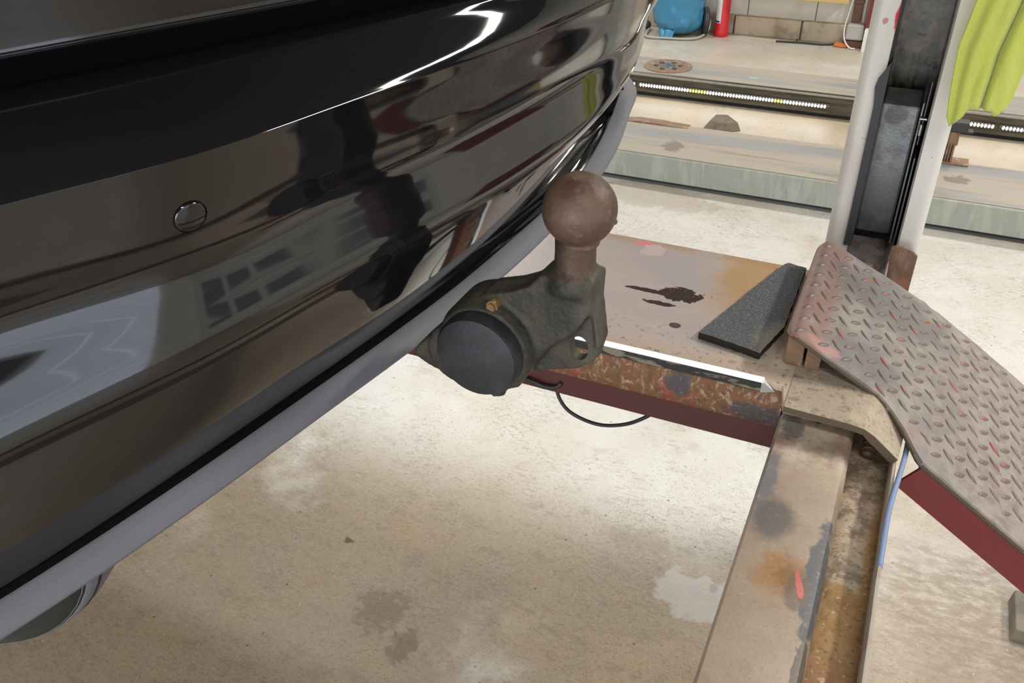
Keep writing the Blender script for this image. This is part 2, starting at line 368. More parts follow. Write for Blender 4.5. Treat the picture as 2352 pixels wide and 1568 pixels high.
t.mix((0.09, 0.10, 0.12), t.spot((-0.050, 0.99, 0.96), (0.014, 0.025, 1), 0.3, 0.9, 90, 5), 0.7)
t.mix((0.03, 0.025, 0.02), t.spot((-0.020, 1.014, 0.96), (0.0040, 0.0040, 1), 0.1, 0.1, 60), 1)
far = t.axis('Y', 1.36, 1.40)
t.mix((0.30, 0.28, 0.29), far, 0.95, 0.35)
t.mix((0.32, 0.13, 0.10), t.mul(far, t.noise((60, 30, 30), 0.50, 0.62, 5, seed=7)), 0.8)
t.mix((0.18, 0.19, 0.20), t.mul(far, t.noise((40, 16, 30), 0.50, 0.62, 5, seed=17)), 0.9)
t.grit((0.13,0.10,0.08),(0.34,0.29,0.24),220,.35)
M_BEAM = t.done(bump=0.22, bsc=180)
t = MT('dirty_gutter_steel', (0.34, 0.28, 0.21), 0.9, gain=1.45)
t.mix((0.14, 0.10, 0.07), t.noise(45, 0.42, 0.62, 6), 0.8)
t.mix((0.40, 0.30, 0.24), t.noise(95, 0.52, 0.64, 5, seed=3), 0.6)
org = t.mul(t.axis('Y', 0.772, 0.766), t.noise(24, 0.30, 0.5, 5, seed=4))
t.mix((0.27, 0.145, 0.045), org, 0.75)
t.mix((0.24, 0.13, 0.07), t.mul(t.axis('Y', 0.70, 0.62), t.noise(30, 0.35, 0.6, 5, seed=6)), 0.8)
t.mix((0.22, 0.16, 0.11), t.axis('Y', 0.62, 0.48), 0.9)
t.mix((0.31, 0.17, 0.06), t.spot((0.074, 0.82, 0.925), (0.008, 0.10, 1), 0.4, 0.5, 30), 0.8)
t.grit((0.10,0.075,0.05),(0.50,0.44,0.36),170,.7)
M_GUTTER = t.done(bump=1.0, bsc=70, bdet=6)
t = MT('lip_paint', (0.46, 0.42, 0.36), 0.6); t.mix((0.34, 0.19, 0.08), t.noise((40, 20, 40), 0.48, 0.66, 5), 0.6); M_BLIP = t.done(bump=0.3, bsc=90)
t = MT('dusty_tab_steel', (0.38, 0.315, 0.24), 0.85, gain=1.15); t.mix((0.17, 0.12, 0.08), t.noise(55, 0.52, 0.66, 6), 0.8)
t.mix((0.45, 0.39, 0.30), t.noise(18, 0.5, 0.65, 4, seed=3), 0.6); t.grit((0.13,0.095,0.06),(0.52,0.46,0.37),200,.65); M_TAB = t.done(bump=0.5, bsc=160)
M_EDGESHADE = MT('edge_shade_steel', (0.11, 0.08, 0.05), 0.85); M_EDGESHADE = M_EDGESHADE.done(bump=0.4)  # darker copy of the tab steel, paints shade onto edge faces
# checker plate
t = MT('checker_plate_steel', (0.185, 0.165, 0.155), 0.50, 0.25, gain=1.32)
t.mix((0.27, 0.24, 0.22), t.noise(26, 0.42, 0.62, 6), 0.7)
t.mix((0.22, 0.145, 0.12), t.noise(17, 0.56, 0.68, 6, seed=5), 0.5, 0.6)
t.mix((0.21, 0.115, 0.095), t.mul(t.axis('X', -0.028, -0.045), t.noise(20, 0.25, 0.5, 4)), 0.8, 0.55)
t.mix((0.105, 0.10, 0.105), t.spot((0.015, 1.10, 1.0), (0.045, 0.05, 1), 0.4, 0.7, 40, 5), 0.7)
t.mix((0.105, 0.10, 0.105), t.spot((0.04, 1.30, 1.0), (0.09, 0.06, 1), 0.4, 0.7, 40, 5), 0.7)
t.mix((0.36, 0.19, 0.165), t.spot((-0.035, 1.075, 1.03), (0.024, 0.013, 1), 0.3, 0.8, 60, 5), 0.7)
t.mix((0.30, 0.26, 0.24), t.mul(t.axis('X', 0.10, 0.2), t.noise(60, 0.40, 0.6, 4, seed=15)), 0.6)
t.grit((0.12,0.10,0.09),(0.33,0.29,0.27),300,.40)
M_CHECK = t.done(bump=0.3, bsc=260)
t = MT('worn_stud_steel', (0.135, 0.105, 0.095), 0.5, 0.3, gain=1.5); t.mix((0.26, 0.08, 0.06), t.noise(30, 0.60, 0.64, 2, seed=31), 0.75); M_STUD = t.done(bump=0.2)

# posts
t = MT('chipped_white_post_paint', (0.58, 0.555, 0.52), 0.38, gain=1.2); t.mix((0.48, 0.44, 0.39), t.noise((9, 9, 3), 0.45, 0.7, 5), 0.6)
t.mix((0.25, 0.22, 0.20), t.noise(90, 0.74, 0.76, 2), 0.9)
t.mix((0.55, 0.03, 0.05), t.spot((-0.047, 1.53, 1.375), (0.006, 0.05, 0.020), 0.2, 0.6, 90), 1)
t.mix((0.40, 0.10, 0.09), t.spot((-0.066, 1.53, 1.37), (0.004, 0.05, 0.005), 0.2, 0.6, 90), 0.8)
M_POST = t.done()
t = MT('greasy_dark_steel', (0.050, 0.047, 0.038), 0.35, 0.3, gain=1.9)
t.mix((0.020, 0.020, 0.017), t.noise((60, 60, 5), 0.40, 0.60, 6), 0.9, 0.2)
t.mix((0.085, 0.068, 0.055), t.noise((34, 34, 18), 0.50, 0.60, 5, seed=3), 0.8, 0.35)
t.mix((0.022, 0.024, 0.02), t.noise((26, 26, 14), 0.56, 0.62, 4, seed=13), 0.8, 0.15)
M_GREASE = t.done(bump=0.3, bsc=40)
t = MT('grey_carriage_steel', (0.10, 0.105, 0.11), 0.36, 0.35, gain=1.85)
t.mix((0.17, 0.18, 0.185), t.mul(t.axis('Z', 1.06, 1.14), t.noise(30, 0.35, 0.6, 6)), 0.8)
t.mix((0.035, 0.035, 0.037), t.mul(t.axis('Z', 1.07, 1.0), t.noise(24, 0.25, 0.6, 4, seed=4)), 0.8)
t.mix((0.055, 0.058, 0.06), t.spot((-0.02, 1.6, 1.205), (0.018, 0.2, 0.016), 0.15, 0.4, 50, 3), 0.85)
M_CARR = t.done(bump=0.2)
t = MT('rust_brown_steel', (0.19, 0.115, 0.07), 0.42, 0.2, gain=1.15); t.mix((0.32, 0.23, 0.17), t.noise((30, 30, 12), 0.50, 0.64, 6), 0.7)
t.mix((0.36, 0.15, 0.11), t.spot((0.055, 1.48, 0.945), (0.012, 0.2, 0.01), 0.3, 0.8, 120), 0.9); M_RUST = t.done(bump=0.5, bsc=90)
M_STEEL = flat('bright_steel', (0.45, 0.46, 0.46), 0.3, 0.9)
M_CABLE = flat('black_cable', (0.018, 0.020, 0.022), 0.5)
M_BLUE = MT('pale_blue_hose', (0.22, 0.30, 0.50), 0.5).done()
# second lift
t = MT('galvanised_grey_side', (0.31, 0.33, 0.29), 0.5, 0.25); t.mix((0.42, 0.43, 0.38), t.noise((26, 26, 5), 0.45, 0.65, 5), 0.6); t.mix((0.22, 0.23, 0.20), t.noise((60, 60, 10), 0.56, 0.7, 5, seed=4), 0.5); M_GALV = t.done()
t = MT('dusty_runway_top', (0.36, 0.32, 0.27), 0.5, 0.1, gain=0.95)
t.mix((0.24, 0.25, 0.265), t.noise((0.9, 9, 4), 0.44, 0.58, 4), 0.85, 0.35)
t.mix((0.20, 0.15, 0.11), t.noise((2.5, 22, 5), 0.56, 0.72, 6, seed=4), 0.6)
t.mix((0.10, 0.08, 0.07), t.spot((-1.02, 4.06, 0.155), (0.05, 0.07, 1), 0.2, 0.8, 25), 0.6)
t.mix((0.10, 0.08, 0.07), t.spot((0.26, 4.15, 0.155), (0.05, 0.05, 1), 0.1, 1.0, 25), 0.6)
t.mix((0.30, 0.50, 0.50), t.spot((-0.90, 5.38, 0.15), (0.03, 0.02, 1), 0.2, 0.3, 25), 0.8)
M_TOP2 = t.done()
t = MT('greasy_inner_side', (0.13, 0.115, 0.09), 0.3, 0.5); t.mix((0.05, 0.045, 0.035), t.noise((5, 5, 40), 0.4, 0.65, 5), 0.7); M_INNER2 = t.done()
M_LEDW = emis('cool_white_led', (1.0, 1.0, 1.0), 6); M_LEDY = emis('yellowed_led', (1.0, 0.78, 0.12), 3.5)
t = MT('blue_plastic_film', (0.05, 0.24, 0.42), 0.22, 0, 0.6); M_BAG = t.done(bump=0.9, bsc=22, bdet=3)
M_EXT = flat('extinguisher_red', (0.60, 0.02, 0.03), 0.3)
M_BLUEP = flat('blue_print', (0.03, 0.06, 0.30), 0.5)
M_DARK = flat('dark_plastic', (0.03, 0.032, 0.035), 0.5)
M_BROWN = flat('brown_plastic', (0.12, 0.055, 0.04), 0.5)
M_GREYP = flat('grey_plastic', (0.42, 0.42, 0.40), 0.5)
M_WHITEP = flat('white_plastic', (0.75, 0.76, 0.72), 0.5)
M_WOOD = flat('pale_wood', (0.55, 0.40, 0.16), 0.6)
M_ORANGE = flat('orange_plastic', (0.60, 0.20, 0.07), 0.6)
t = MT('yellow_green_microfibre', (0.57, 0.62, 0.13), 0.95, 0, 0.15, gain=1.0); t.mix((0.58, 0.63, 0.10), t.noise(60, 0.4, 0.7, 5), 0.6); t.b.inputs['Sheen Weight'].default_value = 0.3
M_TOWEL = t.done(bump=0.8, bsc=500, bdet=2)
M_WEDGE = MT('dusty_wedge_rubber', (0.17, 0.14, 0.10), 0.9); M_WEDGE.mix((0.07, 0.07, 0.06), M_WEDGE.noise(18, 0.45, 0.65), 0.6); M_WEDGE = M_WEDGE.done(bump=0.3)
M_GLASS = flat('window_dark', (0.20, 0.23, 0.27), 0.15)
M_DAY = emis('daylit_translucent_door', (0.80, 0.86, 1.0), 1.6)
M_FILL = emis('fill_panel_glow', (0.80, 0.86, 1.0), 0.5)  # glow of the added panel behind the camera
M_TUBE = emis('lamp_tube', (1.0, 0.95, 0.86), 9)

# ------------------------------------------------------------------ the room
X0, X1, Y0, Y1, ZC = -6.5, 5.0, -4.0, 7.05, 3.55
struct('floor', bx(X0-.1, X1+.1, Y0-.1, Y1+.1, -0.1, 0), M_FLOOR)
struct('wall_back', bx(X0-.1, X1+.1, Y1, Y1+.1, 0, ZC), M_WALL)
struct('wall_front', bx(X0-.1, X1+.1, Y0-.1, Y0, 0, ZC), M_WALL)
struct('wall_left', bx(X0-.1, X0, Y0, Y1, 0, ZC), M_WALL)
struct('wall_right', bx(X1, X1+.1, Y0, Y1, 0, ZC), M_WALL)
struct('ceiling', bx(X0-.1, X1+.1, Y0-.1, Y1+.1, ZC, ZC+.1), M_CEIL)
# plinth of grey blocks along the back wall, joints as gaps
bm = NB(); x = X0
edges = [-6.4, -5.9, -5.4, -4.9, -4.4, -3.9, -3.4, -2.9, -2.4, -1.9, -1.37, -0.87, -0.37, 0.13, 0.63, 1.13, 1.63, 2.13, 2.63, 3.13, 3.63, 4.13, 4.63, 5.0]
for a, b in zip(edges, edges[1:]): box(bm, a+.006, b-.006, 6.985, 7.05, 0, 0.135)
struct('baseboard_back', bm, M_BLOCK, bevel=0.006)
bm = NB(); box(bm, X0, X1, 6.99, 7.05, 0, 0.128); struct('trim_1', bm, M_JOINT)
bm = NB()
for k in range(-13, 10): box(bm, k*0.5-.29, k*0.5-.286, 7.046, 7.052, 0.135, 3.5)
for z in (0.62, 1.12, 1.62, 2.12, 2.62, 3.12): box(bm, X0, X1, 7.046, 7.052, z, z+.004)
struct('trim_2', bm, M_JOINT)
# sectional garage doors on the right-hand wall
for n, yc in enumerate((-1.6, 2.3)):
    bm = NB()
    for k in range(6): box(bm, 4.93, 5.0, yc-(1.5 if n else 2.2), yc+1.5, 0.02+k*0.56, 0.56+k*0.56)
    struct('door_%d' % (n+1), bm, M_DAY if n == 0 else M_WHITEP, bevel=0.01)
    for k in range(4 if n else 0):
        struct('window_%d' % (k+1), bx(4.915, 4.935, yc-1.35+k*.7, yc-.8+k*.7, 1.24, 1.55), M_GLASS)

bm = NB()
for k in range(4): box(bm, -2.7, 1.5, -4.0, -3.93, .15+k*.57, .70+k*.57)
struct('door_3', bm, M_FILL, bevel=.01)  # added glowing panel to go with the fill lamp, brightens upright faces
# ceiling lights
for i, (x, y) in enumerate(TUBES):
    L = ['fluorescent ceiling light above the second lift, left', 'fluorescent ceiling light above the lift post', 'fluorescent ceiling light near the back wall, left',
         'fluorescent ceiling light near the back wall, right', 'fluorescent ceiling light behind the camera, left', 'fluorescent ceiling light behind the camera, right',
         'fluorescent ceiling light right of the lift post, set crosswise'][i]
    t_ = thing('ceiling_light', L, 'light', (x, y, 3.55), 'fluorescent ceiling lights')
    hx, hy = (.10, .78) if i == 6 else (.78, .10)
    obj('housing', bx(x-hx, x+hx, y-hy, y+hy, 3.47, 3.55), M_GREYP, t_)
    for s in (-.05, .05):
        bm = NB(); cyl(bm, *(((x+s, y-.74, 3.45), (x+s, y+.74, 3.45)) if i == 6 else ((x-.74, y+s, 3.45), (x+.74, y+s, 3.45))), 0.013, n=10); obj('tube', bm, M_TUBE, t_)

# ------------------------------------------------------------------ the car
car = thing('car', 'glossy black car seen at its rear bumper with a rusty tow ball', 'car', (-0.33, 0.55, 1.31))
YS = [-.35, -.2, -.05, .1, .2, .3, .4, .5, .6, .7, .8, .9, 1.0, 1.08]
TY = [1.145, 1.195, 1.232, 1.25, 1.255]     # stations turning the corner
TD = [.030, .075, .140, .240, .60]
def rowline(xs, z, zc=None, n=6, pre=(.185, .115, .060, .026), ty=0.0, rise=0.0):
    """xs: x at the ten stations y=.2..1.08; the row is continued to the near corner and round the far one"""
    X = [xs[0]-(p+(.2-y)*.0) for p, y in zip(pre, YS)] + list(xs)
    P = [Vector((x, y, z)) for x, y in zip(X, YS)]
    zc = z if zc is None else zc
    if rise:
        for k, r_ in ((-2, .3), (-1, 1.0)): P[k].z += rise*r_
    TDD = (.016, .045, .10, .20, .60) if rise else TD
    for k, (y, d) in enumerate(zip(TY, TDD)):
        P.append(Vector((xs[-1]-d, y+ty, z+rise+(zc-z-rise)*min(1, (k+1)/3))))
    out = []
    for k in range((len(P)-1)*n+1): out.append(cr(P, k/n))
    return [p+Vector((0, 0, 1.7)) for p in out]
G_ = [-.400, -.362, -.322, -.286, -.256, -.240, -.233, -.234, -.243, -.258]
C_ = [-.354, -.310, -.285, -.262, -.245, -.235, -.231, -.234, -.246, -.266]
D_ = [-.364, -.322, -.303, -.281, -.267, -.258, -.256, -.262, -.282, -.306]
E_ = [-.353, -.320, -.301, -.280, -.265, -.258, -.263, -.277, -.300, -.327]
F_ = [-.397, -.377, -.361, -.346, -.335, -.331, -.331, -.337, -.350, -.362]
H_ = [-.383, -.363, -.347, -.331, -.318, -.311, -.309, -.311, -.320, -.333]
def shift(a, d): return [x+d for x in a]
def lerp(a, b, f, d=0): return [x*(1-f)+y*f+d for x, y in zip(a, b)]
def fade(row, near, far):
    w = (0, 0, 0, 0, .3, .7, 1, 1, 1, 1)
    return [x+near*(1-k)+far*k for x, k in zip(row, w)]
def curve_between(P, k, n):
    return [cr(P, k+i/n) for i in range(n)]
def skin(keys, n=5):
    """Catmull-Rom between key rows"""
    R = [rowline(*k) if isinstance(k, tuple) else k for k in keys]
    out = []
    for k in range(len(R)-1):
        for i in range(n):
            out.append([cr([r[j] for r in R], k+i/n) for j in range(len(R[0]))])
    out.append(R[-1])
    return out
# main bumper face: from the crease down to the lower edge
face = skin([(shift(C_, 0), -.153), (lerp(C_, D_, .3, -.0005), -.167), (lerp(C_, D_, .65, -.0030), -.193), (shift(D_, -.0060), -.217), (lerp(D_, E_, .6, -.002), -.241),
             (shift(E_, .0018), -.262), (fade(lerp(E_, F_, .17), .003, -.006), -.288), (fade(lerp(E_, F_, .5), .003, -.010), -.327), (fade(lerp(E_, F_, .82), .001, -.006), -.358, -.332), (F_, -.377, -.335)], 5)
bm = NB(); loft(bm, face)
bumper = obj('bumper', bm, M_PAINT, car, smooth=True)
tag(bumper, 'glossy black painted bumper face')
# shelf above the crease, sloping in to the shut line
top = skin([(shift(G_, -.020), -.1215), (G_, -.1225), (lerp(G_, C_, .35), -.131), (lerp(G_, C_, .8, .001), -.1455), (shift(C_, -.0005), -.1520), (C_, -.153)], 4)
bm = NB(); loft(bm, top)
obj('bumper_top', bm, M_PAINT, car, smooth=True)
# shut line and tailgate above
bm = NB(); loft(bm, [rowline(shift(G_, -.018), z) for z in (-.124, -.106, -.095)]); obj('shut_line', bm, M_GAP, car)
gate = skin([(shift(G_, -.020), -.1065), (shift(G_, -.004), -.107), (shift(G_, .0005), -.1035), (shift(G_, .001), -.097), (shift(G_, .008), -.05), (shift(G_, .020), .05), (shift(G_, .015), .20), (shift(G_, -.03), .34)], 4)
bm = NB(); loft(bm, gate); obj('tailgate', bm, M_PAINT, car, smooth=True, label='lower edge of the black tailgate')
# grey textured lower lip, with the glossy undercut between it and the body at the far end
LT = [a+d for a, d in zip(F_, (.003, .003, .003, .003, .004, .006, .009, .011, .012, .012))]
bm = NB(); loft(bm, [rowline(shift(F_, -.012), -.374, -.334), rowline(shift(F_, -.004), -.381, -.340), rowline(LT, -.385, -.332, 6, (.185, .115, .060, .026), 0, .016)])
for f in bm.faces: f.material_index = 0 if f.calc_center_median().y < .62 else 1
uc = obj('undercut', bm, M_GAP, car, smooth=True, label='black undercut'); uc.data.materials.append(M_PAINT)
PR = (.185, .115, .060, .026)
lip = skin([(shift(LT, -.003), -.3835, -.330, 6, PR, 0, .016), (LT, -.384, -.331, 6, PR, 0, .016), (lerp(LT, H_, .5, .001), -.3885, -.345, 6, PR, .006, .018), (lerp(LT, H_, .93), -.394, -.360, 6, PR, .012, .020),
            (H_, -.397, -.366, 6, PR, .014, .020), (shift(H_, -.004), -.400, -.370, 6, PR, .013, .020), (shift(H_, -.020), -.400, -.370, 6, PR, 0, .020)], 4)
bm = NB(); loft(bm, lip); lipo = obj('lower_lip', bm, M_LIP, car, smooth=True, label='grey textured plastic lower lip')
# floor pan under the bumper so nothing is open from below
bm = NB(); loft(bm, [rowline(shift(H_, -.018), -.3995), rowline(shift(H_, -.12), -.370), rowline(shift(H_, -.9), -.33)]); obj('underbody', bm, M_DARK, car)
# side marks at the far corner
# parking sensor
sc_ = Vector((-.3196, .2984, 1.5136))
nrm = Vector((.912, -.336, -.234)).normalized()
bm = NB(); lathe(bm, sc_-nrm*.002, [(0, .0031), (.0076, .0031), (.0084, .0027), (.0088, .0010)], nrm, 40)
ps = obj('parking_sensor', bm, M_PAINT, car, smooth=True, label='round black parking sensor')
bm = NB(); box(bm, -.006, .006, -.012, .012, -.002, .002, Matrix.Translation((-.3650, 1.118, 1.345)) @ Euler((0, math.radians(75), math.radians(-18))).to_matrix().to_4x4()); obj('side_slot', bm, M_GAP, car, label='small dark slot at the far corner')
bm = NB(); lathe(bm, sc_-nrm*.002, [(.0088, 0), (.0089, .0022), (.0092, .0023), (.0094, 0)], nrm, 40); obj('sensor_ring', bm, M_GAP, ps)
# muffler hanging low at the near side
mc = Vector((-.679, .50, 1.238)); ax = Vector((.30, -.92, .02)).normalized()
bm = NB()
lathe(bm, mc, [(0, 0), (.118, 0), (.130, .008), (.134, .02), (.130, .03), (.130, .26), (.134, .27), (.128, .285), (.112, .293), (.03, .298), (0, .298)], ax, 48)
bmesh.ops.scale(bm, vec=(1, 1, .95), verts=bm.verts, space=Matrix.Translation(-mc))
obj('muffler', bm, M_MUFF, car, smooth=True, sharp=50, label='dark steel silencer below the bumper')
bm = NB(); lathe(bm, mc, [(.129, .235), (.1340, .238), (.1350, .26), (.132, .278), (.127, .2860), (.1255, .282)], ax, 48)
bmesh.ops.scale(bm, vec=(1, 1, .95), verts=bm.verts, space=Matrix.Translation(-mc))
obj('muffler_rim', bm, M_LIP, car, smooth=True, label='paler rim of the silencer')

# ---- tow bar: forged neck with lug, cap and ball
B = Vector((-.185, .502, 1.457))
def bp(dx, dz, dy=0): return B+Vector((dx, dy, dz))
bm = NB()
lathe(bm, bp(-.002, -.060), [(0, 0), (.0195, 0), (.0200, .008), (.0180, .015), (.0146, .017), (.0143, .030), (.0146, .044), (0, .044)], (0, 0, 1), 32)
outline = [(-.0225, -.048), (.0165, -.047), (.0150, -.070), (.004, -.090), (-.014, -.106), (-.030, -.130), (-.040, -.150), (-.056, -.158), (-.094, -.158), (-.118, -.151), (-.132, -.144), (-.130, -.137),
           (-.0880, -.091), (-.0668, -.0735), (-.0455, -.0665), (-.0325, -.060)]
prism(bm, [(B.x+a, B.z+b) for a, b in outline], B.y-.013, B.y+.016, 'y')
lug = [(.0135, -.046), (.0182, -.070), (.0222, -.098), (.0200, -.110), (.0140, -.119), (.0035, -.1265), (-.028, -.137), (-.045, -.145), (-.030, -.10), (-.006, -.07)]
prism(bm, [(B.x+a, B.z+b) for a, b in lug], B.y-.0035, B.y+.0055, 'y')
lug2 = [(.0135, -.046), (.0182, -.070), (.0222, -.098), (.0185, -.104), (.0178, -.096), (.0140, -.070), (.0090, -.050)]
prism(bm, [(B.x+a, B.z+b) for a, b in lug2], B.y-.010, B.y+.010, 'y')
cc = bp(-.0645, -.1155)
cyl(bm, cc+Vector((0, -.018, 0)), cc+Vector((0, .020, 0)), .0385, n=40)
cyl(bm, cc+Vector((0, -.024, 0)), cc+Vector((0, -.015, 0)), .036, .0385, n=40)
cyl(bm, bp(-.088, -.130, -.018), bp(-.088, -.130, .016), .027, n=32)
cyl(bm, bp(-.058, -.150, -.012), bp(-.0565, -.1600, -.015), .0065, n=16)
neck = obj('tow_bar', bm, M_CAST, car, label='blackened cast tow bar with a lug and hole')
cut = NB(); cyl(cut, bp(.0045, -.1075, -.05), bp(.0045, -.1075, .05), .0072, n=32)
for v in cut.verts: v.co.z = (B.z-.1075)+(v.co.z-B.z+.1075)*1.4
cut2 = NB(); cyl(cut2, bp(.005, -.102, -.05), bp(.005, -.102, .05), .0058, n=32)
rm = neck.modifiers.new('remesh', 'REMESH'); rm.mode = 'VOXEL'; rm.voxel_size = 0.0016
sm = neck.modifiers.new('smooth', 'SMOOTH'); sm.iterations = 7; sm.factor = 0.6
# bake the modifiers, then cut the hole
dg = bpy.context.evaluated_depsgraph_get()
me2 = bpy.data.meshes.new_from_object(neck.evaluated_get(dg)); neck.modifiers.clear(); neck.data = me2
me2.materials.clear(); me2.materials.append(M_CAST)
tmp = bpy.data.objects.new('cut', bpy.data.meshes.new('cut'))
box_ = BASE[neck.name]
bmesh.ops.translate(cut, vec=-box_, verts=cut.verts); cut.to_mesh(tmp.data); COL.objects.link(tmp); tmp.parent = car
bo = neck.modifiers.new('hole', 'BOOLEAN'); bo.operation = 'DIFFERENCE'; bo.object = tmp; bo.solver = 'EXACT'
bpy.context.view_layer.update()
dg = bpy.context.evaluated_depsgraph_get()
me3 = bpy.data.meshes.new_from_object(neck.evaluated_get(dg)); neck.modifiers.clear(); neck.data = me3
for p in me3.polygons: p.use_smooth = True
me3.set_sharp_from_angle(angle=math.radians(50))
bpy.data.objects.remove(tmp)
# ball
bm = NB()
R_ = .0252; prof = [(0, R_*.955)]
for k in range(1, 30):
    a = math.radians(17+k*(180-17-35)/29.0)
    prof.append((R_*math.sin(a), R_*math.cos(a)))
prof.insert(1, (R_*math.sin(math.radians(15)), R_*.957))
prof += [(.0150, -.0215), (.0146, -.024)]
lathe(bm, B, prof, (0, 0, 1), 64)
for v in bm.verts:
    d = v.co-B; v.co = B+d*(1+.010*noise.noise(d*90)+.006*noise.noise(d*260))
ball = obj('tow_ball', bm, M_BALL, neck, smooth=True, label='rusty brown tow ball')
bm = NB(); bmesh.ops.create_icosphere(bm, subdivisions=2, radius=.0022, matrix=Matrix.Translation(B+Vector((.0226, .006, -.0075))))
obj('grease_drip', bm, M_BALL, neck, smooth=True)
# round black cap on the near side of the socket
bm = NB(); lathe(bm, cc+Vector((0, -.022, 0)), [(.0335, 0), (.0335, .010), (.0315, .0135), (.026, .0150), (0, .0165)], (0, -1, 0), 48)
obj('socket_cap', bm, M_CAP, neck, smooth=True, sharp=45, label='round dull black cap')
bm = NB(); cyl(bm, bp(-.0575, -.0785, -.010), bp(-.0575, -.0785, -.020), .0046, n=20); cyl(bm, bp(-.0575, -.0785, -.0195), bp(-.0575, -.0785, -.0225), .0034, n=6)
obj('bolt', bm, M_BRASS, neck, smooth=True, sharp=30, label='small brass-coloured bolt')

# ------------------------------------------------------------------ the raised lift
lift = thing('vehicle_lift', 'raised vehicle lift with rusty runway, red checker plate ramp, crossbeam and white post', 'vehicle lift', (0, 1.6, 0))
# runway
dk = [(-3.6, 1.02), (-.075, 1.02), (-.066, .973), (.030, .970), (.030, 1.372), (-3.6, 1.372)]
bm = NB(); prism(bm, dk, .990, 1.0, 'z'); deck = obj('runway_deck', bm, M_DECK, lift, bevel=.0015, label='worn grey runway deck with rust and an oil spill')
bm = NB()
pr_ = [(1.021, .990)]
for k in range(7):
    a = math.radians(80-k*26); pr_.append((1.027-.010*math.cos(math.radians(k*13)), .985-.0115*k))
pr_ += [(1.026, .918), (1.040, .918), (1.040, .990)]
prism(bm, [(1.036, .990), (1.022, .989), (1.017, .982), (1.0145, .965), (1.016, .945), (1.021, .928), (1.030, .922), (1.040, .922)], -3.6, -.0705, 'x')
obj('runway_side', bm, M_SIDE, lift, smooth=True, sharp=40, label='rust-covered rounded runway edge')
obj('runway_fascia', bx(-3.6, -.0705, 1.024, 1.030, .888, .926), M_MAROON, lift, label='dark red runway skirt')
obj('runway_fascia', bx(-3.6, -.074, 1.362, 1.368, .888, .990), M_MAROON, lift)
obj('runway_underside', bx(-3.6, -.08, 1.04, 1.362, .975, .990), M_MAROON, lift)
# light bar along the inner edge
bm = NB(); prism(bm, [(1.0150, .9985), (1.0125, 1.0030), (1.0205, 1.0068), (1.0235, 1.0020)], -3.6, -.100, 'x'); lb = obj('light_bar', bm, M_WHITEBAR, lift, label='white bar along the runway edge')
bm = NB(); prism(bm, [(1.0130, .9885), (1.0125, 1.0015), (1.0145, 1.0025), (1.0155, .9885)], -3.6, -.102, 'x'); obj('bar_front', bm, M_BARFRONT, lb)
bm = NB()
v = [bm.verts.new(p) for p in ((-.102, 1.0125, .986), (-.102, 1.0135, 1.0045), (-.102, 1.0215, 1.006), (-.083, 1.0155, .990), (-.102, 1.022, .986))]
for f in ((0, 3, 1), (1, 3, 2), (2, 3, 4), (4, 3, 0), (0, 1, 2, 4)): bm.faces.new([v[i] for i in f])
obj('end_cap', bm, M_ALU, lb)
# dusty end tab reaching over the crossbeam and bending down
bm = NB()
near = [(-.066, .9725, 1.0015), (.018, .9690, 1.0015), (.036, .9690, .9990), (.050, .9690, .9915), (.084, .9690, .9640)]
farr = [(-.066, 1.12, 1.0015), (.018, 1.12, 1.0015), (.040, 1.12, .9990), (.056, 1.12, .9915), (.092, 1.12, .9640)]
for (a, b), (c, d) in zip(zip(near, farr), zip(near[1:], farr[1:])):
    q = []
    for p, dz in ((a, 0), (b, 0), (d, 0), (c, 0), (a, -.0105), (b, -.0105), (d, -.0105), (c, -.0105)):
        q.append(bm.verts.new((p[0]+(dz*.6 if p[0] > .045 else 0), p[1], p[2]+dz)))
    for f in ((0, 1, 2, 3), (4, 7, 6, 5), (0, 3, 7, 4), (1, 5, 6, 2)): bm.faces.new([q[i] for i in f])
    if a is near[0]: bm.faces.new([q[i] for i in (0, 4, 5, 1)])
    if c is near[-1]: bm.faces.new([q[i] for i in (3, 2, 6, 7)])
bmesh.ops.remove_doubles(bm, verts=bm.verts, dist=1e-5)
bmesh.ops.recalc_face_normals(bm, faces=bm.faces)
for f in bm.faces:
    if abs(f.normal.y) > .7: f.material_index = 1
tab = obj('end_tab', bm, M_TAB, lift, bevel=.0012, label='dusty steel tab bent down over the crossbeam'); tab.data.materials.append(M_EDGESHADE)
# bracket holding the ramp
bm = NB(); box(bm, -.084, -.060, 1.075, 1.17, 1.0015, 1.047); obj('ramp_bracket', bm, M_RUST, lift, bevel=.001)
bm = NB(); box(bm, -.056, -.036, 1.072, 1.16, 1.0015, 1.035); obj('ramp_bracket', bm, M_RUST, lift, bevel=.001)

# ramp
def zr(x):
    if x < -.072: e = (-.072-x)/.016; return 1.0585-.006*e*e*1.0
    if x < .040: return 1.0585-.48*(x+.072)
    if x < .110:
        f = (x-.040)/.070; return 1.00474-.070*(.48*f+.11*f*f*.5*1.5)
    return .9684-.66*(x-.110)
NE = [(-.086, 1.085), (-.080, 1.068), (-.070, 1.062), (.046, 1.050), (.062, 1.040), (.085, 1.015), (.112, .974), (.60, .974)]
FE = [(-.086, 1.352), (-.078, 1.366), (-.066, 1.372), (.075, 1.372), (.09, 1.378), (.104, 1.372), (.60, 1.372)]
bm = NB(); xs = sorted(set([-.086, -.083, -.080, -.076, -.072, -.066]+[-.066+.0111*k for k in range(61)]+[.112, .085]))
Tt = []; Bt = []
for x in xs:
    a, b = interp(x, NE), interp(x, FE); nn = 12
    Tt.append([Vector((x, a+(b-a)*k/nn, zr(x)+.0012*noise.noise(Vector((x*25, k*.4, 0))))) for k in range(nn+1)])
    Bt.append([p-Vector((.0025, 0, .0065)) for p in Tt[-1]])
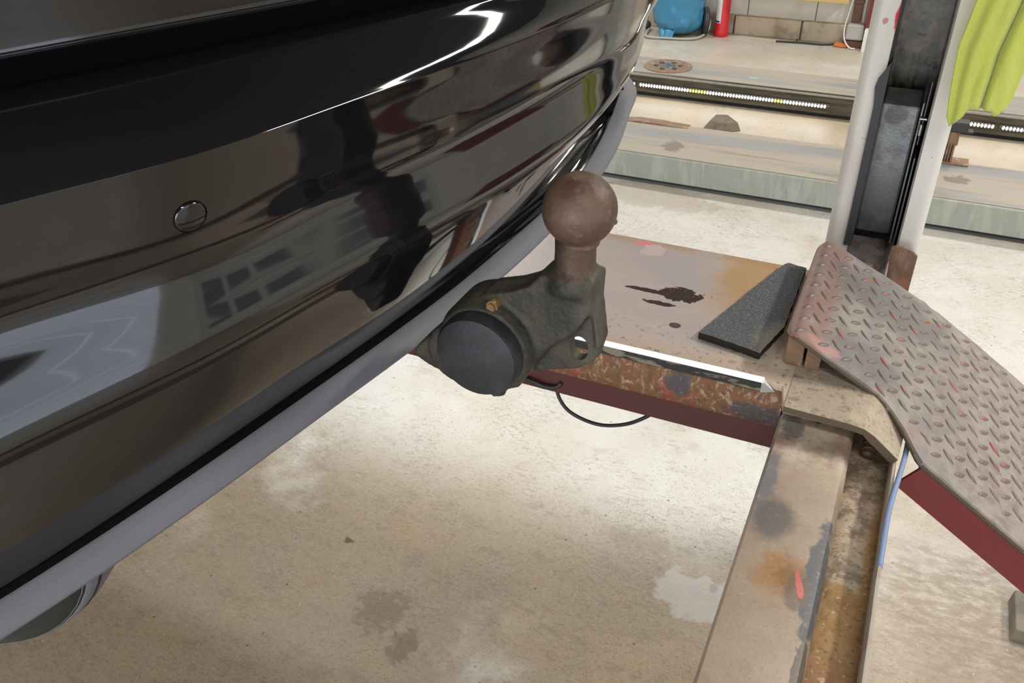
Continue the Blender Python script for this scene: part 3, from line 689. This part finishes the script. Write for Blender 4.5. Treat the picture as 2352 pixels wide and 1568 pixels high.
A = loft(bm, Tt); Bb = loft(bm, Bt)
for i in range(len(A)-1):
    bm.faces.new((A[i][0], A[i+1][0], Bb[i+1][0], Bb[i][0])); bm.faces.new((A[i][-1], Bb[i][-1], Bb[i+1][-1], A[i+1][-1]))
for k in range(nn):
    bm.faces.new((A[0][k], Bb[0][k], Bb[0][k+1], A[0][k+1])); bm.faces.new((A[-1][k], A[-1][k+1], Bb[-1][k+1], Bb[-1][k]))
ramp = obj('ramp', bm, M_CHECK, lift, smooth=True, sharp=40, label='reddish grey checker plate ramp')
# raised studs of the checker plate (surface pattern of the ramp, one mesh)
bm = NB()
def stud(cx, cyy, ang):
    Lh, Wh, H = .0118, .0043, .0023
    du, dv = math.cos(ang), math.sin(ang)
    rim = []; mid = []
    def pt(u, v_, h):
        x = cx+u*du-v_*dv; y = cyy+u*dv+v_*du
        return Vector((x, y, zr(x)+h))
    K = [(-1, 0), (-.62, .62), (0, 1), (.62, .62), (1, 0), (.62, -.62), (0, -1), (-.62, -.62)]
    rim = [bm.verts.new(pt(a*Lh, b*Wh, -.0008)) for a, b in K]
    mid = [bm.verts.new(pt(a*Lh*.80, b*Wh*.60, H*.85)) for a, b in K]
    top_ = bm.verts.new(pt(0, 0, H))
    for i in range(8):
        j = (i+1) % 8
        bm.faces.new((rim[i], rim[j], mid[j], mid[i])); bm.faces.new((mid[i], mid[j], top_))
P_ = .0172
for i in range(-6, 40):
    for j in range(-4, 26):
        x = -.0700+i*P_*.96; y = 1.078+j*P_
        if x < -.078 or x > .585: continue
        if y-.010 < interp(x, NE) or y+.010 > interp(x, FE)+.012: continue
        if y+.006 > interp(x, FE): continue
        if (i+j) % 2: continue
        if i % 2 == 0: stud(x, y, math.radians(48))
        else: stud(x, y, math.radians(-44))
obj('tread_stud_pattern', bm, M_STUD, ramp, smooth=True, label='raised tread pattern of the ramp')
# red side flange below the ramp's near edge
sl = .66; nv = Vector((-sl, 0, -1)).normalized()
q0 = Vector((.113, .9745, zr(.113)-.010)); q1 = Vector((.60, .9745, zr(.60)-.010))
bm = NB(); w = []
for y in (.9745, .9800):
    for p, d in ((q0, 0), (q1, 0), (q1, .044), (q0, .044)):
        pp = p+nv*d; w.append(bm.verts.new((pp.x, y, pp.z)))
for f in ((0, 1, 2, 3), (4, 7, 6, 5), (0, 4, 5, 1), (1, 5, 6, 2), (2, 6, 7, 3), (3, 7, 4, 0)): bm.faces.new([w[i] for i in f])
obj('ramp_flange', bm, M_RED, ramp, label='dark red flange under the ramp')
bm = NB(); w = []
for y in (.9775, .9835):
    for p, d in ((q0+Vector((-.004, 0, .0045)), 0), (q1+Vector((0, 0, .0045)), 0), (q1, .006), (q0, .006)):
        pp = p+nv*d; w.append(bm.verts.new((pp.x, y, pp.z)))
for f in ((0, 1, 2, 3), (4, 7, 6, 5), (0, 4, 5, 1), (1, 5, 6, 2), (2, 6, 7, 3), (3, 7, 4, 0)): bm.faces.new([w[i] for i in f])
obj('gap_shade_strip', bm, M_DARK, ramp)  # dark strip painted in for the shaded gap above the flange
bm = NB(); rows = [[Vector((x, interp(x, NE)+.0008, zr(x)-.0030)), Vector((x-.001, interp(x, NE)-.0012, zr(x)-.0045)), Vector((x-.003, interp(x, NE)-.0005, zr(x)-.0085)), Vector((x-.003, interp(x, NE)+.02, zr(x)-.0085))] for x in [-.082+.0065*k for k in range(105)]]
loft(bm, rows); obj('ramp_edge', bm, M_EDGESHADE, ramp, smooth=True)  # dark band, paints the shade under the ramp's near rim

# crossbeam
bm = NB()
cb = [(-.068, .80), (-.070, .952), (-.066, .960), (.014, .960), (.022, .957), (.027, .948), (.029, .926), (.029, .80)]
prism(bm, cb, .12, 1.70, 'y')
beam = obj('crossbeam', bm, M_BEAM, lift, smooth=True, sharp=35, label='worn brown steel crossbeam with rust stains')
bm = NB()
for k in range(60):
    pass
rows = []
for i in range(120):
    y = .12+i*(1.36-.12)/119
    rows.append([Vector((x, y, .925+.0022*noise.noise(Vector((x*60, y*40, 1)))+.0012*noise.noise(Vector((x*160, y*120, 4)))-(.004 if x in (.029,) else 0))) for x in (.029, .035, .042, .05, .058, .066, .073, .079)])
loft(bm, rows)
obj('gutter', bm, M_GUTTER, lift, smooth=True, label='grimy open gutter of the crossbeam')
bm = NB()
rows = []
for i in range(60):
    y = .12+i*(1.36-.12)/59; d = .0010*noise.noise(Vector((y*14, 0, 0)))
    rows.append([Vector((.0775+d, y, .920)), Vector((.0778+d, y, .957)), Vector((.0790+d, y, .9595)), Vector((.0815+d, y, .9595)), Vector((.0830+d, y, .957)), Vector((.083, y, .80))])
loft(bm, rows); obj('gutter_lip', bm, M_BLIP, lift, smooth=True, sharp=50, label='thin pale upright lip of the gutter')
bm = NB(); tube(bm, [(.046, 1.10, .940), (.050, 1.055, .944), (.050, 1.03, .941), (.049, 1.004, .932)], .0075, 14)
for k in range(5): lathe(bm, (.0495, 1.050-.009*k, .9435-.002*k), [(.0070, 0), (.0088, .0015), (.0088, .003), (.0070, .0045)], (0, -1, -.15), 16)
obj('pipe_fitting', bm, M_RUST, lift, smooth=True, label='rusty ribbed pipe fitting in the gutter')
bm = NB(); tube(bm, [(.094, 1.06, .955), (.0925, 1.00, .9575), (.0880, .945, .963), (.0840, .905, .9615), (.0815, .87, .9600), (.0808, .83, .9585), (.0805, .78, .957)], .0034, 10)
obj('hose', bm, M_BLUE, lift, smooth=True, label='pale blue hose along the gutter lip')
# beam end inside the post, raised wall and rusty end plate
bm = NB(); prism(bm, [(.014, .960), (.020, .966), (.0225, .985), (.0245, .985), (.0255, .962), (.0255, .90), (.014, .90)], 1.40, 1.655, 'y'); obj('end_rail', bm, M_BEAM, lift, smooth=True, sharp=40)
bm = NB()
pl = [(.0235, .885), (.0235, 1.010), (.031, 1.0135), (.042, 1.0135), (.056, 1.009), (.0665, 1.000), (.0665, .885)]
prism(bm, pl, 1.492, 1.498, 'y'); obj('end_plate', bm, M_RUST, lift, bevel=.001, label='rust-brown upright end plate')

# post: folded channel open toward the beam, rounded white lips
def arc(cx, cyy, r, a0, a1, n=6): return [(cx+r*math.cos(math.radians(a0+(a1-a0)*k/n)), cyy+r*math.sin(math.radians(a0+(a1-a0)*k/n))) for k in range(n+1)]
xl, xr, yf, yb, R1 = -.0885, .0665, 1.525, 1.76, .016
outer = arc(xl+R1, yf+R1, R1, 180, 270)+[(-.052, yf)]
poly = [(-.052, yf+.004), (-.049, yf+.006), (-.049, yf+.030)]
inner_l = [(-.0530, yf+.030), (-.0530, yf+.008), (xl+R1, yf+.005)]+[(xl+.005, yf+R1)]+[(xl+.005, yb-.006), (xr-.005, yb-.006), (xr-.005, yf+R1), (xr-R1, yf+.005), (.0340, yf+.008), (.0340, yf+.030)]
right = [(.0300, yf+.030), (.0300, yf+.006), (.0330, yf)]+arc(xr-R1, yf+R1, R1, -90, 0)+[(xr, yb), (xl, yb)]
pp = [(xl, yb)]+arc(xl+R1, yf+R1, R1, 180, 270)+poly+inner_l+right[:-1]
bm = NB(); prism(bm, pp, 0, 3.0, 'z')
bmesh.ops.triangulate(bm, faces=[f for f in bm.faces if len(f.verts) > 6])
post = obj('post', bm, M_POST, lift, smooth=True, sharp=35, label='white painted lift post')
obj('post_inner_web', bx(-.080, .058, 1.735, 1.745, .0, 2.9), M_GREASE, lift, label='greasy dark inside of the post')
bm = NB(); box(bm, -.0525, -.0485, yf+.012, 1.735, 1.0, 2.9); box(bm, .0295, .0335, yf+.012, 1.735, .9, 2.9); obj('post_inner_rail', bm, M_GREASE, lift)
# guide strip that bulges over the left lip below the carriage top
bm = NB(); prism(bm, [(-.0435, 1.310), (-.0490, 1.297), (-.0575, 1.282), (-.0600, 1.268), (-.0575, 1.250), (-.0560, 1.235), (-.0560, .985), (-.0435, .985)], 1.522, 1.560, 'y'); obj('guide_strip', bm, M_DARK, lift, smooth=True, sharp=40)
# rack teeth / chain inside
# carriage
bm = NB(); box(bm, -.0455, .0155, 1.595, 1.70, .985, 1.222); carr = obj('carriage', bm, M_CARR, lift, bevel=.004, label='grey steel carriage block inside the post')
bm = NB(); box(bm, .0170, .0200, 1.560, 1.66, .985, 1.240); box(bm, .0235, .0262, 1.55, 1.70, .97, 1.15); obj('side_plate', bm, M_CARR, carr, bevel=.0008)
bm = NB(); cyl(bm, (.0235, 1.56, 1.17), (.0235, 1.56, 1.275), .0012, n=8); cyl(bm, (.0170, 1.556, 1.215), (.0285, 1.556, 1.215), .0028, n=10); cyl(bm, (.0225, 1.55, 1.190), (.0225, 1.55, 1.208), .0036, n=10)
obj('lock_bolt', bm, M_STEEL, carr, smooth=True, sharp=40)
for z in (1.052, 1.078):
    bm = NB(); lathe(bm, (-.0495, 1.535, z), [(0, .008), (.0035, .007), (.0045, .003), (.0045, 0)], (0, -1, .2), 12); obj('screw', bm, M_STEEL, lift, smooth=True)
# cable loop under the runway
bm = NB(); tube(bm, [(-.56, 1.060, .895), (-.50, 1.030, .900), (-.452, 1.0185, .903), (-.425, 1.0185, .898), (-.405, 1.020, .901), (-.398, 1.023, .909)], .0036, 8, 8)
tube(bm, [(-.418, 1.055, .93), (-.415, 1.045, .885), (-.403, 1.040, .858), (-.381, 1.040, .840), (-.340, 1.040, .8335), (-.300, 1.040, .846), (-.268, 1.040, .869), (-.235, 1.048, .90)], .0030, 10, 8)
obj('cable', bm, M_CABLE, lift, smooth=True, label='thin black cable looping below the runway')

# rubber mat on the runway
bm = NB()
mat_ = [(-.2095, 1.0905), (-.1175, 1.071), (-.0985, 1.155), (-.0980, 1.352), (-.1290, 1.362), (-.142, 1.33)]
q = []
for (a, b), (c, d) in zip(mat_, mat_[1:]+mat_[:1]):
    n_ = max(2, int(math.hypot(c-a, d-b)/.008))
    for k in range(n_):
        f = k/n_; q.append((a+(c-a)*f+random.uniform(-.0008, .0008), b+(d-b)*f+random.uniform(-.0008, .0008)))
a_ = [bm.verts.new((x, y, 1.0002)) for x, y in q]; b_ = [bm.verts.new((x, y, 1.0115+random.uniform(-.0006, .0006))) for x, y in q]
f_top = bm.faces.new(b_); bm.faces.new(a_[::-1])
for i in range(len(q)): bm.faces.new((a_[i], a_[(i+1) % len(q)], b_[(i+1) % len(q)], b_[i])).material_index = 1
bmesh.ops.triangulate(bm, faces=[f_top])
mt = obj('rubber_mat', bm, M_RUBBER, None, base=(-.13, 1.2, 1.0)); mt.data.materials.append(M_RUBBERSIDE)
tag(mt, 'thick rough grey rubber mat on the runway beside the checker plate ramp', 'rubber mat')

# towel hanging beside the post
tw = NB(); rows = []
U = [0, .08, .16, .24, .32, .40, .48, .56, .64, .72, .8, .88, .94, 1.0]
for i in range(41):
    f = i/40.0; r = []
    for j in range(57):
        u = j/56.0
        zb = interp(u, [(0, 1.258), (.07, 1.243), (.16, 1.250), (.30, 1.268), (.42, 1.277), (.50, 1.272), (.62, 1.276), (.80, 1.266), (.93, 1.273), (1, 1.290)])
        z = 1.62*(1-f)+zb*f
        xl_ = interp(z, [(1.24, .0535), (1.30, .0470), (1.36, .0430), (1.42, .0500), (1.50, .062), (1.62, .085)])
        xr_ = interp(z, [(1.27, .130), (1.35, .138), (1.42, .150), (1.50, .150), (1.62, .120)])
        x = xl_+(xr_-xl_)*u
        fold = .005*math.sin(u*6+f*1.5)+.005*noise.noise(Vector((u*6, f*5, 0)))+.022*math.exp(-((u-.62+.06*f)/.055)**2)*(.3+.7*f)-.006*math.exp(-((u-.30+.10*f)/.08)**2)
        r.append(Vector((x, 1.450+fold-.012*(1-u), z+.003*noise.noise(Vector((u*9, f*6, 3))))))
    rows.append(r)
loft(tw, rows)
o = obj('towel', tw, M_TOWEL, None, smooth=True, base=(.09, 1.46, 1.62)); m_ = o.modifiers.new('thick', 'SOLIDIFY'); m_.thickness = .0022
tag(o, 'bright yellow-green microfibre towel hanging beside the white lift post', 'towel')
bm = NB(); tube(bm, [(.0665, 1.56, 1.60), (.075, 1.53, 1.615), (.092, 1.475, 1.622), (.112, 1.462, 1.618), (.118, 1.455, 1.635)], .0035, 8); obj('towel_hook', bm, M_STEEL, lift, smooth=True)

# ------------------------------------------------------------------ second lift standing low on the floor behind
l2 = thing('vehicle_lift', 'second vehicle lift lowered to the floor in the background, two long grey runways', 'vehicle lift', (-.5, 4.7, 0))
def runway(y0, y1, xa, xb, zt, sm_near, nm):
    bm = NB(); prism(bm, [(y0+.004, zt), (y0, zt-.006), (y0, .028), (y0+.012, .028), (y0+.012, zt-.012), (y1-.012, zt-.012), (y1-.012, .028), (y1, .028), (y1, zt-.006), (y1-.004, zt)], xa, xb, 'x')
    bmesh.ops.triangulate(bm, faces=[f for f in bm.faces if len(f.verts) > 6])
    return obj('runway', bm, sm_near, l2, smooth=True, sharp=25, label=nm)
ra = runway(3.915, 4.385, -1.36, 3.6, .150, M_GALV, 'nearer grey runway of the low lift')
obj('runway_top', bx(-1.36, 3.6, 3.925, 4.378, .150, .1545), M_TOP2, ra, bevel=.002)
rb = runway(5.245, 5.590, -3.2, 3.6, .144, M_INNER2, 'farther runway of the low lift with LED strips')
obj('runway_top', bx(-3.2, 3.6, 5.250, 5.588, .144, .1485), M_TOP2, rb, bevel=.002)
obj('runway_base', bx(-1.36, 3.6, 3.96, 4.34, 0, .03), M_DARK, ra)
obj('runway_base', bx(-3.2, 3.6, 5.28, 5.56, 0, .03), M_DARK, rb)
# raised left end stop of the near runway
bm = NB(); prism(bm, [(-1.36, .1545), (-1.30, .162), (-1.18, .162), (-1.02, .1545)], 4.33, 4.40, 'y'); obj('end_stop', bm, M_RUST, ra)
# LED strips in the inner side of the farther runway
def leds(xa, xb, ylo):
    bmw, bmy = NB(), NB(); x = xa; k = 0
    bmh = NB(); prism(bmh, [(5.2445, .054), (5.2445, .092), (5.236, .088), (5.232, .073), (5.236, .058)], xa-.015, xb+.015, 'x')
    while x < xb:
        wv = .006+.004*noise.noise(Vector((x*3, 0, 0)))
        yel = noise.noise(Vector((x*5.5, 2.2, 0))) > .16 and x < -.7
        (bmesh.ops.create_icosphere)(bmy if yel else bmw, subdivisions=1, radius=.0085, matrix=Matrix.Translation((x+.006, 5.2325, .073)) @ Matrix.Diagonal((.85, .4, 1.25, 1)))
        x += .0175; k += 1
    st = obj('led_housing', bmh, M_INNER2, rb)
    obj('led_row', bmw, M_LEDW, st, label='row of cool white LEDs')
    if len(bmy.verts): obj('led_row', bmy, M_LEDY, st, label='yellowed LEDs of the strip')
    else: bmy.free()
leds(-2.6, -1.60, 0); leds(-1.56, -.44, 0); leds(.26, .42, 0); leds(.47, .80, 0)
area('runway_led_light', (-1.0, 5.20, .075), (1.2, .02), .35, COOL, (math.radians(-60), 0, 0), 150)
area('runway_led_light', (.5, 5.20, .075), (.6, .02), .15, COOL, (math.radians(-60), 0, 0), 150)
# turntable on the farther runway
bm = NB(); lathe(bm, (-1.44, 5.42, .1485), [(.150, 0), (.150, .004), (.135, .007), (.120, .007), (.115, .004), (0, .004)], (0, 0, 1), 48); tt = obj('turntable', bm, M_RUST, rb, smooth=True, sharp=30, label='round steel turntable')
bm = NB()
for k in range(6):
    a = k*math.pi/3+.3; cyl(bm, (-1.44+.075*math.cos(a), 5.42+.075*math.sin(a), .152), (-1.44+.075*math.cos(a), 5.42+.075*math.sin(a), .160), .014, n=12)
lathe(bm, (-1.44, 5.42, .152), [(.05, 0), (.045, .005), (0, .006)], (0, 0, 1), 24)
obj('hub', bm, M_CARR, tt, smooth=True, sharp=30)
obj('strip', bx(-3.2, 3.6, 5.2325, 5.2445, .1290, .1380), M_GALV, rb)

# machine foot on the near runway, right of the post
t_ = thing('support_stand', 'small rusty support stand behind the white post, on the low lift', 'stand', (.24, 4.36, .155))
bm = NB(); box(bm, .130, .300, 4.33, 4.42, .155, .163); obj('foot_plate', bm, M_RUST, t_, bevel=.002)
bm = NB(); cyl(bm, (.205, 4.38, .163), (.205, 4.38, .235), .022, n=14); cyl(bm, (.205, 4.38, .235), (.205, 4.38, .30), .030, .026, n=14)
for k in range(4): box(bm, .18+.012*k, .187+.012*k, 4.345, 4.365, .163, .25)
obj('column', bm, M_RUST, t_, bevel=.002)
bm = NB(); box(bm, .175, .260, 4.35, 4.41, .30, .35); box(bm, .165, .285, 4.355, 4.40, .298, .312); obj('head', bm, M_DARK, t_, bevel=.008)

# rubber wedge on the floor between the low runways
bm = NB()
base_ = [(-1.047, 4.800), (-.940, 4.762), (-.838, 4.845), (-.945, 4.985), (-1.02, 4.965)]
topp = [(-1.016, 4.842), (-.938, 4.808), (-.865, 4.865), (-.948, 4.975), (-1.010, 4.955)]
A = [bm.verts.new((x, y, 0)) for x, y in base_]; Bq = [bm.verts.new((x, y, .042)) for x, y in topp]
bm.faces.new(A); bm.faces.new(Bq[::-1])
for i in range(5): bm.faces.new((A[i], A[(i+1) % 5], Bq[(i+1) % 5], Bq[i]))
tag(obj('wheel_chock', bm, M_WEDGE, None, base=(-.95, 4.88, 0), bevel=.004), 'dusty sloped rubber block on the floor between the low runways', 'wheel chock')
# block at the right edge of the floor
bm = NB(); prism(bm, [(.478, 0), (.482, .042), (.66, .048), (.66, 0)], 1.672, 1.80, 'y')
tag(obj('wooden_block', bm, M_WEDGE, None, base=(.56, 1.72, 0), bevel=.004), 'grey-brown block lying on the dirty floor below the ramp', 'block')

# ------------------------------------------------------------------ along the back wall
# blue bag
bm = NB(); rows = []
for i in range(26):
    f = i/25.0; z = .03+.62*f; r = []
    for j in range(48):
        a = 2*math.pi*j/48
        rr = .155*(1+.16*math.sin(f*3.0)+.06*math.sin(3*a+f*5)+.05*noise.noise(Vector((math.cos(a)*2.2, math.sin(a)*2.2, f*5)))*2+.05*noise.noise(Vector((math.cos(a)*6, math.sin(a)*6, f*14)))*2+.05*abs(noise.noise(Vector((math.cos(a)*11, math.sin(a)*11, f*26)))))
        if i < 3: rr *= (.72, .9, .98)[i]
        r.append(Vector((-1.765+rr*1.12*math.cos(a)-.03*f, 6.80+rr*.8*math.sin(a), z)))
    r.append(r[0].copy()); rows.append(r)
loft(bm, rows); bmesh.ops.remove_doubles(bm, verts=bm.verts, dist=1e-5)
bmesh.ops.holes_fill(bm, edges=[e for e in bm.edges if e.is_boundary])
bag = thing('waste_bag', 'crinkled blue plastic waste bag standing by the back wall left of the extinguisher', 'bag', (-1.765, 6.80, .02))
obj('bag_body', bm, M_BAG, bag, smooth=True)
bm = NB(); rows = []
for i in range(7):
    f = i/6; rows.append([Vector((-1.80+(-.07+.14*j/8)*(1-.35*f)+.02*math.sin(j*1.3), 6.66-.035*f, .06-.055*f+.012*math.sin(j*1.7+f))) for j in range(9)])
loft(bm, rows); o = obj('loose_corner', bm, M_BAG, bag, smooth=True); m_ = o.modifiers.new('thick', 'SOLIDIFY'); m_.thickness = .003
tr = thing('bag_trolley', 'low wheeled trolley frame under the blue waste bag', 'trolley', (-1.77, 6.80, 0))
bm = NB(); tube(bm, [(-1.99, 6.84, .02), (-1.95, 6.62, .014), (-1.80, 6.62, .013), (-1.60, 6.68, .013), (-1.54, 6.84, .03), (-1.54, 6.94, .10)], .009, 8); obj('frame', bm, M_GREYP, tr, smooth=True)
bm = NB(); lathe(bm, (-1.565, 6.86, .105), [(0, -.02), (.06, -.022), (.095, -.020), (.105, -.012), (.105, .012), (.095, .020), (.06, .022), (0, .02)], (.92, .35, 0), 32); obj('wheel', bm, M_DARK, tr, smooth=True, sharp=40)
bm = NB(); bmesh.ops.create_uvsphere(bm, u_segments=20, v_segments=12, radius=.033, matrix=Matrix.Translation((-2.015, 6.84, .045))); obj('caster', bm, M_DARK, tr, smooth=True)

# extinguisher
ex = thing('fire_extinguisher', 'red fire extinguisher with a white label standing on the floor at the back wall', 'fire extinguisher', (-1.445, 6.90, 0))
ec = Vector((-1.445, 6.90, 0))
bm = NB(); lathe(bm, ec, [(0, 0), (.052, 0), (.056, .006), (.056, .035), (.051, .045), (.051, .38), (.045, .42), (.025, .445), (.018, .46), (0, .46)], (0, 0, 1), 32); obj('cylinder', bm, M_EXT, ex, smooth=True, sharp=40)
bm = NB(); rows = []
for k in range(9):
    a = math.radians(-150+k*7.5); rows.append([ec+Vector((.0516*math.cos(a), .0516*math.sin(a), z)) for z in (.10, .34)])
loft(bm, rows); lab = obj('instruction_label', bm, M_WHITEP, ex, smooth=True, label='white instruction label')
bm = NB()
for z0, z1 in ((.105, .118), (.285, .31)):
    bm = NB(); rows = []
    for k in range(7):
        a = math.radians(-147+k*8.0); rows.append([ec+Vector((.0522*math.cos(a), .0522*math.sin(a), z)) for z in (z0, z1)])
    loft(bm, rows); obj('printed_band', bm, M_BLUEP, lab, smooth=True)
bm = NB(); cyl(bm, ec+Vector((0, 0, .455)), ec+Vector((0, 0, .50)), .016, n=14); box(bm, ec.x-.02, ec.x+.09, 6.89, 6.91, .49, .502); box(bm, ec.x-.02, ec.x+.07, 6.89, 6.91, .515, .525); obj('valve', bm, M_DARK, ex, bevel=.002)

# pipes, socket and red column by the wall, behind the post
t_ = thing('drain_pipe', 'brown square pipe on the back wall beside the grey socket box', 'pipe', (-.49, 6.95, .20))
obj('pipe', bx(-.527, -.465, 6.93, 6.98, .172, 2.6), M_BROWN, t_, bevel=.006); obj('collar', bx(-.531, -.461, 6.926, 6.985, .30, .315), M_BROWN, t_, bevel=.003)
bm = NB(); cyl(bm, (-.445, 6.945, .172), (-.445, 6.945, 2.6), .014, n=14); tag(obj('conduit', bm, M_GREYP, None, smooth=True, sharp=40, base=(-.445, 6.945, .10)), 'thin pale grey conduit between the brown pipe and the red column', 'conduit')
t_ = thing('red_column', 'dark red steel column at the back wall, mostly behind the white post', 'column', (-.37, 6.90, 0))
obj('profile', bx(-.422, -.330, 6.86, 6.95, .155, 3.2), M_RED, t_, bevel=.004); obj('foot', bx(-.415, -.33, 6.80, 6.97, .0, .155), M_WHITEP, t_, bevel=.004)
t_ = thing('socket_box', 'grey socket box at the back wall with a white cable', 'socket', (-.49, 6.92, .08))
obj('case', bx(-.545, -.425, 6.89, 6.96, .055, .165), M_GREYP, t_, bevel=.012)
bm = NB(); tube(bm, [(-.530, 6.92, .40), (-.548, 6.91, .25), (-.560, 6.90, .14), (-.545, 6.88, .06), (-.500, 6.85, .015), (-.46, 6.85, .01)], .005, 8); obj('cable', bm, M_WHITEP, t_, smooth=True)
obj('plinth', bx(-.555, -.36, 6.90, 6.98, 0, .05), M_BROWN, t_)
bm = NB(); box(bm, -.612, -.515, 6.87, 6.94, 0, .028); bmesh.ops.bevel(bm, geom=bm.edges[:], offset=.010, segments=2, affect='EDGES')
tag(obj('scrap_piece', bm, M_ORANGE, None, base=(-.56, 6.9, 0)), 'small orange plastic piece on the floor at the back wall', 'scrap')
bm = NB(); tube(bm, [(-1.02, 6.86, .008), (-.85, 6.88, .010), (-.70, 6.885, .010), (-.60, 6.93, .010)], .007, 8); tube(bm, [(-.875, 6.88, .012), (-.88, 6.93, .02)], .006, 8)
tag(obj('metal_rod', bm, M_DARK, None, smooth=True, base=(-.8, 6.88, 0)), 'thin dark metal rod lying on the floor along the grey blocks', 'rod')
t_ = thing('wall_shelf', 'pale wooden shelf edge on the back wall above the grey blocks', 'shelf', (-1.2, 7.0, .28))
obj('board', bx(-1.40, -.555, 6.80, 7.05, .318, .345), M_WOOD, t_, bevel=.003)

# things only the car's gloss shows: a red tool cabinet and a white one by the doors
t_ = thing('tool_cabinet', 'red tool cabinet standing right of the lift, outside the frame', 'cabinet', (2.3, 3.3, 0))
obj('cabinet_body', bx(2.0, 2.6, 2.9, 3.6, 0, 1.0), M_RED, t_, bevel=.01)
for k in range(5): obj('drawer', bx(1.985, 2.0, 2.93, 3.57, .1+k*.175, .26+k*.175), M_RED, t_, bevel=.004)
